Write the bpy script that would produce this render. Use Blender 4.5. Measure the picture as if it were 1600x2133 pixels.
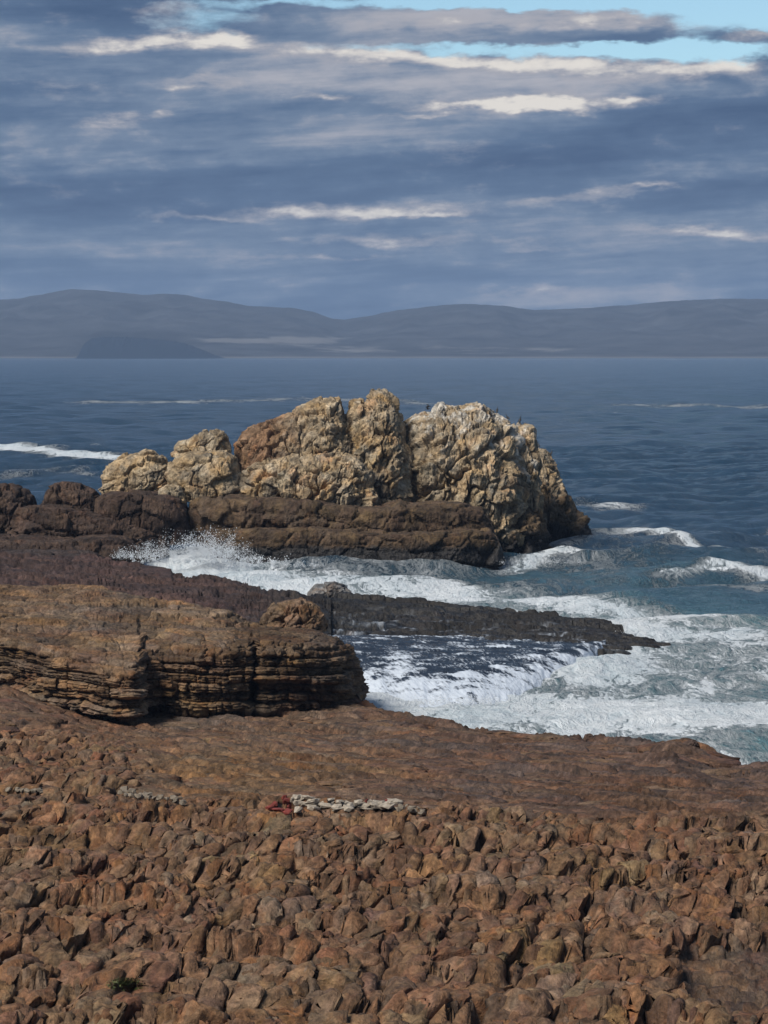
import bpy, bmesh, math, random
import numpy as np

for o in list(bpy.data.objects):
    bpy.data.objects.remove(o)
SC = bpy.context.scene
COL = SC.collection
F, H, V0 = 5000.0, 28.0, 730.0          # focal length in photo pixels, eye height, horizon row
f32 = np.float32

# ------------------------------------------------------------------ camera
cam = bpy.data.cameras.new('camera')
cam.sensor_fit = 'VERTICAL'
cam.sensor_height = 36.0
cam.lens = 36.0 * F / 2133.0
cam.shift_y = -(1066.5 - V0) / 2133.0
cam.clip_start = 1.0
cam.clip_end = 60000.0
camo = bpy.data.objects.new('camera', cam)
camo.location = (0, 0, H)
camo.rotation_euler = (math.radians(90), 0, 0)
COL.objects.link(camo)
SC.camera = camo

# ------------------------------------------------------------------ light + sky
SUN_EL, SUN_AZ = 48.0, 229.0             # azimuth clockwise from +Y (view direction)
sun = bpy.data.lights.new('sun', 'SUN')
sun.energy = 4.5
sun.angle = math.radians(24)
sun.color = (1.0, 0.93, 0.83)
suno = bpy.data.objects.new('sun', sun)
el, az = math.radians(SUN_EL), math.radians(SUN_AZ)
from mathutils import Vector
sd = Vector((math.sin(az) * math.cos(el), math.cos(az) * math.cos(el), math.sin(el)))
suno.rotation_euler = (-sd).to_track_quat('-Z', 'Y').to_euler()
suno.location = (0, -20, 90)
COL.objects.link(suno)
SC.view_settings.view_transform = 'Standard'
SC.view_settings.look = 'None'
SC.view_settings.exposure = 0.08
SC.view_settings.gamma = 1.0
SC.view_settings.use_curve_mapping = False

SC.cycles.use_denoising = True
SC.cycles.denoising_prefilter = 'ACCURATE'
SC.cycles.sample_clamp_indirect = 3.0
SC.cycles.caustics_reflective = False
SC.cycles.caustics_refractive = False
SC.cycles.max_bounces = 4
SC.cycles.diffuse_bounces = 2
SC.cycles.glossy_bounces = 2
SC.cycles.volume_bounces = 0

class NT:
    """tiny helper to write node graphs"""
    def __init__(s, tree):
        s.t = tree
    def n(s, typ, **kw):
        nd = s.t.nodes.new(typ)
        for k, v in kw.items():
            setattr(nd, k, v)
        return nd
    def put(s, sock, val):
        if isinstance(val, bpy.types.NodeSocket):
            s.t.links.new(val, sock)
        elif val is not None:
            sock.default_value = val
    def m(s, op, a, b=None, c=None, clamp=False):
        nd = s.n('ShaderNodeMath', operation=op, use_clamp=clamp)
        for i, x in enumerate((a, b, c)):
            if x is not None:
                s.put(nd.inputs[i], x)
        return nd.outputs[0]
    def xyz(s, x, y, z):
        nd = s.n('ShaderNodeCombineXYZ')
        for i, q in enumerate((x, y, z)):
            s.put(nd.inputs[i], q)
        return nd.outputs[0]
    def sep(s, v):
        nd = s.n('ShaderNodeSeparateXYZ')
        s.put(nd.inputs[0], v)
        return nd.outputs
    def noise(s, vec, scale=1.0, detail=5.0, rough=0.55, dist=0.0):
        nd = s.n('ShaderNodeTexNoise')
        s.put(nd.inputs['Vector'], vec)
        nd.inputs['Scale'].default_value = scale
        nd.inputs['Detail'].default_value = detail
        nd.inputs['Roughness'].default_value = rough
        nd.inputs['Distortion'].default_value = dist
        return nd.outputs[0]
    def smooth(s, x, a, b, lo=0.0, hi=1.0):
        nd = s.n('ShaderNodeMapRange', interpolation_type='SMOOTHSTEP')
        s.put(nd.inputs['Value'], x)
        s.put(nd.inputs['From Min'], a)
        s.put(nd.inputs['From Max'], b)
        nd.inputs['To Min'].default_value = lo
        nd.inputs['To Max'].default_value = hi
        return nd.outputs[0]
    def mix(s, fac, a, b, blend='MIX'):
        nd = s.n('ShaderNodeMix', data_type='RGBA', blend_type=blend)
        s.put(nd.inputs[0], fac)
        for sock, x in ((nd.inputs[6], a), (nd.inputs[7], b)):
            if isinstance(x, tuple) and len(x) == 3:
                x = x + (1.0,)
            s.put(sock, x)
        return nd.outputs[2]

def build_world():
    w = bpy.data.worlds.new('World')
    SC.world = w
    w.use_nodes = True
    w.cycles.sampling_method = 'MANUAL'
    w.cycles.sample_map_resolution = 256
    w.node_tree.nodes.clear()
    T = NT(w.node_tree)
    sky = T.n('ShaderNodeTexSky', sky_type='NISHITA')
    sky.sun_disc = False
    sky.sun_elevation = math.radians(SUN_EL)
    sky.sun_rotation = math.radians(SUN_AZ)
    sky.altitude = 30
    sky.air_density = 1.0
    sky.dust_density = 0.3
    sky.ozone_density = 2.0
    d = T.sep(T.n('ShaderNodeTexCoord').outputs['Generated'])
    A = T.m('MULTIPLY', T.m('ARCTAN2', d[0], d[1]), F)
    E = T.m('MULTIPLY', T.m('ARCSINE', d[2]), F)
    # edges of the cloud banks wander
    wob = T.noise(T.xyz(T.m('MULTIPLY', A, 1 / 120.), T.m('MULTIPLY', E, 1 / 45.), 4.0), 1.0, 5, 0.6)
    wob2 = T.noise(T.xyz(T.m('MULTIPLY', A, 1 / 160.), T.m('MULTIPLY', E, 1 / 60.), 14.0), 1.0, 4, 0.6)
    Aw = T.m('ADD', A, T.m('MULTIPLY', T.m('SUBTRACT', wob2, 0.5), 260.0))
    Ew = T.m('ADD', E, T.m('MULTIPLY', T.m('SUBTRACT', wob, 0.5), 62.0))

    shear = {}
    def blobs(lst):
        tot = None
        for (u, v, wu, wv, amp, slope) in lst:
            if slope not in shear:
                shear[slope] = T.xyz(Aw, T.m('SUBTRACT', Ew, T.m('MULTIPLY', A, slope)) if slope else Ew, 0.0)
            nd = T.n('ShaderNodeVectorMath', operation='MULTIPLY_ADD')
            T.put(nd.inputs[0], shear[slope])
            cx, cy = u - 800.0, V0 - v - slope * (u - 800.0)
            nd.inputs[1].default_value = (1 / wu, 1 / wv, 0)
            nd.inputs[2].default_value = (-cx / wu, -cy / wv, 0)
            ln = T.n('ShaderNodeVectorMath', operation='LENGTH')
            T.put(ln.inputs[0], nd.outputs[0])
            g = T.smooth(ln.outputs['Value'], 0.0, 1.75, amp, 0.0)
            tot = g if tot is None else T.m('ADD', tot, g)
        return tot

    Es = T.m('SUBTRACT', E, T.m('MULTIPLY', A, 0.05))
    n1 = T.noise(T.xyz(T.m('MULTIPLY', A, 1 / 900.), T.m('MULTIPLY', Es, 1 / 190.), 1.7), 1.0, 7, 0.55, 0.35)
    n2 = T.noise(T.xyz(T.m('MULTIPLY', A, 1 / 330.), T.m('MULTIPLY', Es, 1 / 60.), 7.1), 1.0, 7, 0.6, 0.4)
    n3 = T.noise(T.xyz(T.m('MULTIPLY', A, 1 / 90.), T.m('MULTIPLY', E, 1 / 40.), 9.1), 1.0, 6, 0.62, 0.2)
    # cloud body tone
    darkb = blobs([(700, 350, 480, 36, 0.16, .06), (1350, 290, 420, 60, .2, .12), (250, 420, 380, 40, .13, 0), (1500, 420, 250, 40, .17, .05),
                   (200, 40, 200, 35, .12, 0), (1240, 78, 210, 20, .10, 0), (520, 50, 150, 26, .08, 0), (100, 220, 260, 50, .06, 0)])
    liteb = blobs([(1240, 40, 280, 30, .20, 0), (800, 40, 330, 30, .14, 0), (1100, 180, 420, 34, .16, 0), (500, 150, 260, 50, .09, 0), (950, 520, 300, 60, .05, 0), (1150, 610, 300, 30, .10, .03),
                   (750, 280, 260, 40, .06, 0), (1150, 640, 500, 40, .05, 0)])
    tone = T.m('ADD', T.m('ADD', T.m('MULTIPLY', n1, 0.62), T.m('MULTIPLY', n2, 0.38)), T.m('SUBTRACT', liteb, darkb))
    tone = T.m('ADD', tone, T.m('MULTIPLY', T.m('SUBTRACT', n3, .5), .22))
    n4 = T.noise(T.xyz(T.m('MULTIPLY', A, 1 / 420.), T.m('MULTIPLY', Es, 1 / 26.), 17.1), 1.0, 6, 0.62, 0.3)
    tone = T.m('ADD', tone, T.m('MULTIPLY', T.m('SUBTRACT', n4, .5), .26))
    tone = T.m('ADD', T.m('MULTIPLY', T.m('SUBTRACT', tone, .5), 1.40), .54)
    ramp = T.n('ShaderNodeValToRGB')
    T.put(ramp.inputs[0], tone)
    cr = ramp.color_ramp
    cr.elements[0].position = 0.22; cr.elements[0].color = (0.048, 0.090, 0.178, 1)
    cr.elements[1].position = 0.86; cr.elements[1].color = (0.42, 0.42, 0.46, 1)
    e = cr.elements.new(0.47); e.color = (0.088, 0.144, 0.244, 1)
    e = cr.elements.new(0.62); e.color = (0.160, 0.218, 0.314, 1)
    body = ramp.outputs[0]
    # sunlit wisps
    wl = [(300, 95, 190, 18, .8, .05), (460, 85, 70, 16, .5, 0), (1080, 222, 230, 14, .95, 0), (1130, 205, 60, 22, .6, 0), (1290, 211, 60, 10, .6, 0),
          (1240, 45, 230, 18, .62, -.03), (900, 50, 260, 18, .40, -.02), (800, 120, 330, 20, .72, -.05), (1230, 145, 330, 24, .74, -.04), (1480, 135, 90, 24, .55, 0), (1560, 82, 90, 12, .5, 0),
          (680, 208, 90, 8, .7, 0), (870, 241, 80, 5, .6, 0), (240, 252, 55, 14, .6, 0), (345, 242, 35, 10, .5, 0), (430, 172, 70, 20, .5, 0), (370, 190, 30, 8, .5, 0),
          (690, 440, 230, 18, .74, .02), (900, 446, 120, 8, .5, 0), (1190, 412, 180, 13, .55, .10), (1360, 390, 60, 6, .4, .06), (420, 455, 90, 7, .35, 0),
          (780, 500, 260, 11, .48, 0), (690, 533, 120, 7, .5, 0), (1080, 510, 60, 18, .45, 0), (1130, 525, 90, 7, .4, 0), (1500, 487, 170, 14, .7, -.04),
          (1040, 463, 60, 7, .4, 0), (1120, 608, 160, 12, .45, 0), (1400, 590, 50, 12, .35, 0), (320, 519, 40, 5, .3, 0), (370, 25, 60, 40, .45, 0)]
    wisp = blobs(wl)
    far_w = T.smooth(T.noise(T.xyz(T.m('MULTIPLY', A, 1 / 700.), T.m('MULTIPLY', E, 1 / 150.), 21.0), 1.0, 6, .6), .55, .8, 0, .42)
    wisp = T.m('ADD', wisp, T.m('MULTIPLY', far_w, T.smooth(E, 700.0, 1100.0)))
    wn = T.m('ADD', wisp, T.m('ADD', T.m('MULTIPLY', T.m('SUBTRACT', n3, .5), 1.25), T.m('MULTIPLY', T.m('SUBTRACT', n2, .5), 1.1)))
    wm = T.smooth(wn, 0.08, 0.80)
    warm = T.mix(T.smooth(wn, .45, 1.0), (0.40, 0.39, 0.42), (0.80, 0.75, 0.68))
    colr = T.mix(wm, body, warm)
    # gaps of clear sky
    gap = blobs([(1480, 30, 330, 70, 1.0, 0), (1050, 105, 330, 16, .8, -.02), (1400, 112, 180, 26, .8, 0), (800, 10, 420, 14, .7, 0), (430, 50, 110, 30, .45, 0), (1200, 5, 300, 22, .6, 0)])
    shut = blobs([(1240, 66, 210, 34, 1.0, 0), (1560, 90, 100, 14, .7, 0), (880, 62, 260, 28, .6, 0)])
    far_g = T.smooth(T.noise(T.xyz(T.m('MULTIPLY', A, 1 / 1400.), T.m('MULTIPLY', E, 1 / 420.), 33.0), 1.0, 6, .6), .50, .66, 0, .9)
    gap = T.m('ADD', gap, T.m('MULTIPLY', far_g, T.smooth(E, 760.0, 1100.0)))
    gm = T.m('ADD', T.m('SUBTRACT', gap, shut), T.m('ADD', T.m('MULTIPLY', T.m('SUBTRACT', n3, .5), .7), T.m('MULTIPLY', T.m('SUBTRACT', n2, .5), .4)))
    gm = T.smooth(gm, 0.14, 0.72)
    bg1 = T.n('ShaderNodeBackground'); T.put(bg1.inputs[0], T.mix(1.0, sky.outputs[0], (.92, 1.04, 1.0), 'MULTIPLY')); bg1.inputs[1].default_value = 0.13
    bg2 = T.n('ShaderNodeBackground'); T.put(bg2.inputs[0], colr); bg2.inputs[1].default_value = 1.0
    mx = T.n('ShaderNodeMixShader')
    T.put(mx.inputs[0], T.m('SUBTRACT', 1.0, gm))
    T.t.links.new(bg1.outputs[0], mx.inputs[1]); T.t.links.new(bg2.outputs[0], mx.inputs[2])
    out = T.n('ShaderNodeOutputWorld')
    T.t.links.new(mx.outputs[0], out.inputs['Surface'])
build_world()

# ------------------------------------------------------------------ numpy noise
def _hash(ix, iy, iz, seed):
    with np.errstate(over='ignore'):
        h = (ix.astype(np.int32).view(np.uint32) * np.uint32(374761393)
             + iy.astype(np.int32).view(np.uint32) * np.uint32(668265263)
             + iz.astype(np.int32).view(np.uint32) * np.uint32(2246822519)
             + np.uint32((seed * 3266489917) & 0xFFFFFFFF))
        h ^= h >> np.uint32(15); h *= np.uint32(2246822519)
        h ^= h >> np.uint32(13); h *= np.uint32(3266489917)
        h ^= h >> np.uint32(16)
    return h

def _unit(h, k=0):
    with np.errstate(over='ignore'):
        h = (h ^ np.uint32(0x9E3779B9 * (k + 1) & 0xFFFFFFFF)) * np.uint32(2654435761)
        h ^= h >> np.uint32(15)
    return (h & np.uint32(0xFFFFFF)).astype(f32) * f32(1 / 16777216.)

def perlin(x, y, z=None, seed=0):
    x = np.asarray(x, f32); y = np.asarray(y, f32)
    x, y = np.broadcast_arrays(x, y)
    ix = np.floor(x); iy = np.floor(y); fx = x - ix; fy = y - iy
    ux = fx * fx * fx * (fx * (fx * 6 - 15) + 10); uy = fy * fy * fy * (fy * (fy * 6 - 15) + 10)
    if z is None:
        iz = np.zeros_like(ix)
        def g(a, b):
            h = _hash(ix + a, iy + b, iz, seed)
            return (_unit(h, 1) * 2 - 1) * (fx - a) + (_unit(h, 2) * 2 - 1) * (fy - b)
        v0 = g(0, 0); v1 = g(1, 0); a = v0 + (v1 - v0) * ux
        v0 = g(0, 1); v1 = g(1, 1); b = v0 + (v1 - v0) * ux
        return (a + (b - a) * uy) * f32(1.6)
    z = np.broadcast_to(np.asarray(z, f32), x.shape)
    iz = np.floor(z); fz = z - iz
    uz = fz * fz * fz * (fz * (fz * 6 - 15) + 10)
    def g(a, b, c):
        h = _hash(ix + a, iy + b, iz + c, seed)
        return (_unit(h, 1) * 2 - 1) * (fx - a) + (_unit(h, 2) * 2 - 1) * (fy - b) + (_unit(h, 3) * 2 - 1) * (fz - c)
    r = []
    for c in (0, 1):
        v0 = g(0, 0, c); v1 = g(1, 0, c); a = v0 + (v1 - v0) * ux
        v0 = g(0, 1, c); v1 = g(1, 1, c); b = v0 + (v1 - v0) * ux
        r.append(a + (b - a) * uy)
    return (r[0] + (r[1] - r[0]) * uz) * f32(1.5)

def fbm(x, y, z=None, octv=4, gain=0.5, seed=0, ridged=False):
    t = 0; a = 1.0; n = 0
    for i in range(octv):
        k = 2.03 ** i
        p = perlin(x * k, y * k, None if z is None else z * k, seed + i * 17)
        if ridged:
            p = 1 - 2 * np.abs(p)
        t = t + p * a; n += a; a *= gain
    return t / n

def voro2(x, y, seed=0, jit=0.9):
    ix = np.floor(x); iy = np.floor(y); z = np.zeros_like(ix)
    F1 = np.full(x.shape, 9, f32); F2 = np.full(x.shape, 9, f32); ID = np.zeros(x.shape, np.uint32)
    DX = np.zeros(x.shape, f32); DY = np.zeros(x.shape, f32)
    for a in (-1, 0, 1):
        for b in (-1, 0, 1):
            h = _hash(ix + a, iy + b, z, seed)
            dx = x - (ix + a + .5 + jit * (_unit(h, 1) - .5)); dy = y - (iy + b + .5 + jit * (_unit(h, 2) - .5))
            d = np.sqrt(dx * dx + dy * dy)
            c = d < F1
            F2 = np.where(c, F1, np.minimum(F2, d)); F1 = np.where(c, d, F1)
            ID = np.where(c, h, ID); DX = np.where(c, dx, DX); DY = np.where(c, dy, DY)
    return ID, F1, F2, DX, DY

def voro3(p, seed=0, jit=0.9):
    x, y, z = p[..., 0], p[..., 1], p[..., 2]
    ix, iy, iz = np.floor(x), np.floor(y), np.floor(z)
    F1 = np.full(x.shape, 9, f32); F2 = np.full(x.shape, 9, f32); ID = np.zeros(x.shape, np.uint32)
    OF = np.zeros(x.shape + (3,), f32)
    for a in (-1, 0, 1):
        for b in (-1, 0, 1):
            for c_ in (-1, 0, 1):
                h = _hash(ix + a, iy + b, iz + c_, seed)
                dx = x - (ix + a + .5 + jit * (_unit(h, 1) - .5)); dy = y - (iy + b + .5 + jit * (_unit(h, 2) - .5))
                dz = z - (iz + c_ + .5 + jit * (_unit(h, 3) - .5))
                d = np.sqrt(dx * dx + dy * dy + dz * dz)
                c = d < F1
                F2 = np.where(c, F1, np.minimum(F2, d)); F1 = np.where(c, d, F1); ID = np.where(c, h, ID)
                OF[c] = np.stack([dx, dy, dz], -1)[c]
    return ID, F1, F2, OF

def tilt(ID, OF):
    return sum((_unit(ID, 21 + i) * 2 - 1) * OF[..., i] for i in range(3))

def sst(a, b, x):
    t = np.clip((x - a) / (b - a), 0, 1)
    return t * t * (3 - 2 * t)

def poly(pts, x):
    pts = sorted(pts)
    return np.interp(x, [p[0] for p in pts], [p[1] for p in pts])

def palette(p, cols, scale, seed, k=5.0, bias=None, aniso=(1, 1, 1)):
    """soft patchwork of rock colours over points p (...,3)"""
    W = []
    for i, c in enumerate(cols):
        n = fbm(p[..., 0] / scale / aniso[0], p[..., 1] / scale / aniso[1], p[..., 2] / scale / aniso[2], 4, .6, seed + 31 * i)
        W.append(np.exp(k * n + (bias[i] if bias is not None else 0)))
    S = sum(W)
    out = np.zeros(p.shape, f32)
    for w, c in zip(W, cols):
        out += (w / S)[..., None] * np.array(c, f32)
    return out

# ------------------------------------------------------------------ mesh building
def make_mesh(name, verts, quads, mat, attrs=None, smooth=True):
    me = bpy.data.meshes.new(name)
    verts = np.ascontiguousarray(verts.reshape(-1, 3), f32)
    quads = np.ascontiguousarray(quads, np.int32)
    k = quads.shape[1]
    me.vertices.add(len(verts)); me.vertices.foreach_set('co', verts.ravel())
    me.loops.add(quads.size); me.loops.foreach_set('vertex_index', quads.ravel())
    me.polygons.add(len(quads))
    me.polygons.foreach_set('loop_start', np.arange(0, quads.size, k, dtype=np.int32))
    if smooth:
        me.polygons.foreach_set('use_smooth', np.ones(len(quads), bool))
    me.update(calc_edges=True)
    for an, av in (attrs or {}).items():
        if av.ndim == 2:
            at = me.attributes.new(an, 'FLOAT_COLOR', 'POINT')
            at.data.foreach_set('color', np.ascontiguousarray(np.concatenate([av, np.ones((len(av), 1), f32)], 1), f32).ravel())
        else:
            at = me.attributes.new(an, 'FLOAT', 'POINT')
            at.data.foreach_set('value', np.ascontiguousarray(av, f32).ravel())
    me.materials.append(mat)
    return me

def link(name, me, parent=None):
    o = bpy.data.objects.new(name, me)
    COL.objects.link(o)
    if parent:
        o.parent = parent
    return o

def tag(o, label=None, cat=None, group=None, kind=None):
    if label: o['label'] = label
    if cat: o['category'] = cat
    if group: o['group'] = group
    if kind: o['kind'] = kind
    return o

def thing(name, label, cat, group=None):
    o = bpy.data.objects.new(name, None)
    COL.objects.link(o)
    return tag(o, label, cat, group)

def grid_quads(nr, nc):
    i = np.arange(nr * nc, dtype=np.int32).reshape(nr, nc)
    return np.stack([i[:-1, :-1], i[:-1, 1:], i[1:, 1:], i[1:, :-1]], -1).reshape(-1, 4)

def emit(rest, verts, quads, mat, cell, attrs, top=30, minf=40, piece='rock_block', parent=None, smooth=True):
    """Split a surface along its joints: the `top` largest blocks become parts `piece`, what is left one mesh `rest`."""
    verts = verts.reshape(-1, 3)
    fc = cell.reshape(-1)[quads[:, 0]]
    ids, inv, cnt = np.unique(fc, return_inverse=True, return_counts=True)
    order = np.argsort(-cnt)
    pick = [k for k in order[:top] if cnt[k] >= minf]
    srt = np.argsort(inv, kind='stable'); starts = np.concatenate([[0], np.cumsum(cnt)])
    took = np.zeros(len(quads), bool)
    blocks = []
    for k in pick:
        fi = srt[starts[k]:starts[k + 1]]
        u, q = np.unique(quads[fi], return_inverse=True)
        q = q.reshape(-1, quads.shape[1])
        lab = np.arange(len(u))
        for _ in range(400):
            m = lab[q].min(1)
            new = lab.copy()
            np.minimum.at(new, q.ravel(), np.repeat(m, q.shape[1]))
            new = np.minimum(new, new[new])
            if (new == lab).all(): break
            lab = new
        fl = lab[q[:, 0]]
        big = np.bincount(fl).argmax()
        keep = fi[fl == big]
        if len(keep) >= minf:
            took[keep] = True
            blocks.append(keep)
    def sub(qs):
        u, iv = np.unique(qs, return_inverse=True)
        return verts[u], iv.reshape(qs.shape).astype(np.int32), {a: b[u] for a, b in attrs.items()}
    v, q, a = sub(quads[~took])
    host = link(rest, make_mesh(rest, v, q, mat, a, smooth), parent)
    for keep in blocks:
        v, q, a = sub(quads[keep])
        link(piece, make_mesh(piece, v, q, mat, a, smooth), host)
    return host

def normals(Pg):
    du = np.gradient(Pg, axis=1); dv = np.gradient(Pg, axis=0)
    n = np.cross(du, dv)
    return n / (np.linalg.norm(n, axis=-1, keepdims=True) + 1e-9)

# ------------------------------------------------------------------ materials
def new_mat(name):
    m = bpy.data.materials.new(name)
    m.use_nodes = True
    m.node_tree.nodes.clear()
    T = NT(m.node_tree)
    out = T.n('ShaderNodeOutputMaterial')
    b = T.n('ShaderNodeBsdfPrincipled')
    T.t.links.new(b.outputs[0], out.inputs['Surface'])
    return m, T, b, out

def rock_material(name, s, bump, fine=1.0):
    """s = metres of the grain; base colour from the Col attribute, wetness from the wet attribute"""
    m, T, b, out = new_mat(name)
    pos = T.n('ShaderNodeNewGeometry').outputs['Position']
    col = T.n('ShaderNodeAttribute', attribute_name='Col').outputs['Color']
    wet = T.n('ShaderNodeAttribute', attribute_name='wet').outputs['Fac']
    n1 = T.noise(pos, 0.55 / s, 5, 0.70, 0.4)
    n2 = T.noise(pos, 2.2 / s, 3, 0.7)
    n3 = T.noise(pos, 0.22 / s, 4, 0.65, 0.8)
    k = T.m('MULTIPLY', T.smooth(n1, .28, .74, .50, 1.5), T.smooth(n2, .25, .75, .62, 1.36))
    hs = T.n('ShaderNodeHueSaturation'); T.put(hs.inputs['Color'], col); hs.inputs['Saturation'].default_value = 1.04; hs.inputs['Value'].default_value = 0.70
    mul = T.mix(1.0, hs.outputs[0], T.xyz(k, k, k), 'MULTIPLY')
    rust = T.mix(T.smooth(n3, .54, .70, 0, .55), mul, T.mix(1.0, mul, (1.22, .88, .66), 'MULTIPLY'))
    grey = T.mix(T.smooth(T.noise(pos, .33 / s, 4, .7), .56, .68, 0, .55), rust, T.mix(1.0, mul, (.95, 1.08, 1.2), 'MULTIPLY'))
    # thin mineral coat / lichen specks
    spk = T.smooth(T.noise(pos, 5.0 / s, 2, .6), .66, .74, 0, .5 * fine)
    fin = T.mix(spk, grey, T.mix(1.0, grey, (1.9, 1.8, 1.6), 'MULTIPLY'))
    T.put(b.inputs['Base Color'], fin)
    T.put(b.inputs['Roughness'], T.m('SUBTRACT', 0.9, T.m('MULTIPLY', wet, 0.68)))
    T.put(b.inputs['Specular IOR Level'], T.m('ADD', 0.25, T.m('MULTIPLY', wet, .35)))
    hgt = T.m('ADD', T.m('MULTIPLY', n1, 1.0), T.m('MULTIPLY', n2, 0.6))
    bp = T.n('ShaderNodeBump')
    bp.inputs['Strength'].default_value = bump
    bp.inputs['Distance'].default_value = 0.55 * s
    T.put(bp.inputs['Height'], hgt)
    T.t.links.new(bp.outputs[0], b.inputs['Normal'])
    return m

ROCK_NEAR = rock_material('weathered_rock_near', 0.42, 0.75)
ROCK_MID = rock_material('weathered_rock_middle', 0.9, 0.8)
ROCK_FAR = rock_material('weathered_rock_far', 1.1, 1.0)

def foam_nodes(T, P, foam, sx, sy, soft=0.27):
    p = T.sep(P)
    v = T.xyz(T.m('MULTIPLY', p[0], sx), T.m('MULTIPLY', p[1], sy), T.m('MULTIPLY', p[2], .3))
    a = T.noise(v, 0.24, 8, 0.62, 1.8)
    rid = T.m('SUBTRACT', 1.0, T.m('ABSOLUTE', T.m('MULTIPLY', T.m('SUBTRACT', a, .5), 5.0)))
    b = T.noise(v, 1.1, 6, 0.65, 1.2)
    rid2 = T.m('SUBTRACT', 1.0, T.m('ABSOLUTE', T.m('MULTIPLY', T.m('SUBTRACT', b, .5), 4.5)))
    c = T.noise(v, 0.09, 4, 0.55, .6)
    fn = T.noise(v, 3.6, 4, 0.65, .5)
    pat = T.m('ADD', T.m('ADD', T.m('MULTIPLY', rid, .30), T.m('MULTIPLY', rid2, .28)), T.m('ADD', T.m('MULTIPLY', T.smooth(c, .3, .7), .30), T.m('MULTIPLY', T.smooth(fn, .3, .7), .10)))
    thr = T.m('SUBTRACT', 1.0, foam)
    msk = T.smooth(pat, T.m('SUBTRACT', thr, soft), T.m('ADD', thr, soft))
    return T.m('MULTIPLY', msk, T.smooth(foam, .02, .12)), pat, v

def sea_material():
    m, T, b, out = new_mat('sea_water')
    P = T.n('ShaderNodeNewGeometry').outputs['Position']
    foam = T.n('ShaderNodeAttribute', attribute_name='foam').outputs['Fac']
    aer = T.n('ShaderNodeAttribute', attribute_name='aer').outputs['Fac']
    msk, pat, v = foam_nodes(T, P, foam, 1.0, 0.55)
    deep = T.mix(aer, (0.010, 0.040, 0.080), (0.17, 0.33, 0.36))
    fcol = T.mix(T.smooth(pat, .3, .9), (0.42, 0.50, 0.55), (0.66, 0.70, 0.73))
    T.put(b.inputs['Base Color'], T.mix(msk, deep, fcol))
    T.put(b.inputs['Roughness'], T.m('ADD', 0.16, T.m('MULTIPLY', msk, 0.6)))
    b.inputs['IOR'].default_value = 1.333
    T.put(b.inputs['Specular IOR Level'], T.m('SUBTRACT', 0.5, T.m('MULTIPLY', msk, 0.35)))
    p = T.sep(P)
    w1 = T.noise(T.xyz(T.m('MULTIPLY', p[0], .30), T.m('MULTIPLY', p[1], .34), 0.0), 1.0, 6, .66, .3)
    w2 = T.noise(T.xyz(T.m('MULTIPLY', p[0], .045), T.m('MULTIPLY', p[1], .040), 3.0), 1.0, 9, .74, .3)
    hgt = T.m('ADD', T.m('MULTIPLY', w1, .8), T.m('MULTIPLY', w2, 4.5))
    hgt = T.m('MULTIPLY', hgt, T.m('SUBTRACT', 1.0, T.m('MULTIPLY', msk, .65)))
    hgt = T.m('ADD', hgt, T.m('MULTIPLY', T.m('MULTIPLY', pat, msk), .5))
    bp = T.n('ShaderNodeBump'); bp.inputs['Strength'].default_value = 1.0; bp.inputs['Distance'].default_value = 1.0
    T.put(bp.inputs['Height'], hgt)
    T.t.links.new(bp.outputs[0], b.inputs['Normal'])
    return m
SEA = sea_material()

def flow_material():
    m, T, b, out = new_mat('flowing_water')
    foam = T.n('ShaderNodeAttribute', attribute_name='foam').outputs['Fac']
    fl = T.n('ShaderNodeAttribute', attribute_name='flow').outputs['Vector']
    q = T.sep(fl)
    a = T.noise(T.xyz(T.m('MULTIPLY', q[0], 3.2), T.m('MULTIPLY', q[1], .5), 0.0), 1.0, 6, .68, .8)
    c = T.noise(T.xyz(T.m('MULTIPLY', q[0], .5), T.m('MULTIPLY', q[1], 1.3), 5.0), 1.0, 7, .68, 1.0)
    e = T.noise(T.xyz(T.m('MULTIPLY', q[0], 4.0), T.m('MULTIPLY', q[1], 4.0), 9.0), 1.0, 4, .65, .4)
    pat = T.m('ADD', T.m('ADD', T.m('MULTIPLY', a, .42), T.m('MULTIPLY', c, .33)), T.m('MULTIPLY', e, .25))
    thr = T.m('SUBTRACT', 0.78, T.m('MULTIPLY', foam, .56))
    msk = T.smooth(pat, T.m('SUBTRACT', thr, .06), T.m('ADD', thr, .08))
    T.put(b.inputs['Base Color'], T.mix(msk, (0.014, 0.020, 0.032), (0.52, 0.58, 0.66)))
    T.put(b.inputs['Roughness'], T.m('ADD', 0.14, T.m('MULTIPLY', msk, 0.55)))
    b.inputs['IOR'].default_value = 1.333
    bp = T.n('ShaderNodeBump'); bp.inputs['Strength'].default_value = 0.8; bp.inputs['Distance'].default_value = .35
    T.put(bp.inputs['Height'], pat)
    T.t.links.new(bp.outputs[0], b.inputs['Normal'])
    return m

def plain(name, colr, rough=0.7, var=0.25, scale=8.0, bump=0.2):
    m, T, b, out = new_mat(name)
    pos = T.n('ShaderNodeNewGeometry').outputs['Position']
    n = T.noise(pos, scale, 5, .65)
    k = T.smooth(n, .3, .7, 1 - var, 1 + var)
    T.put(b.inputs['Base Color'], T.mix(1.0, colr, T.xyz(k, k, k), 'MULTIPLY'))
    b.inputs['Roughness'].default_value = rough
    bp = T.n('ShaderNodeBump'); bp.inputs['Strength'].default_value = bump; bp.inputs['Distance'].default_value = .05
    T.put(bp.inputs['Height'], n); T.t.links.new(bp.outputs[0], b.inputs['Normal'])
    return m

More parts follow.
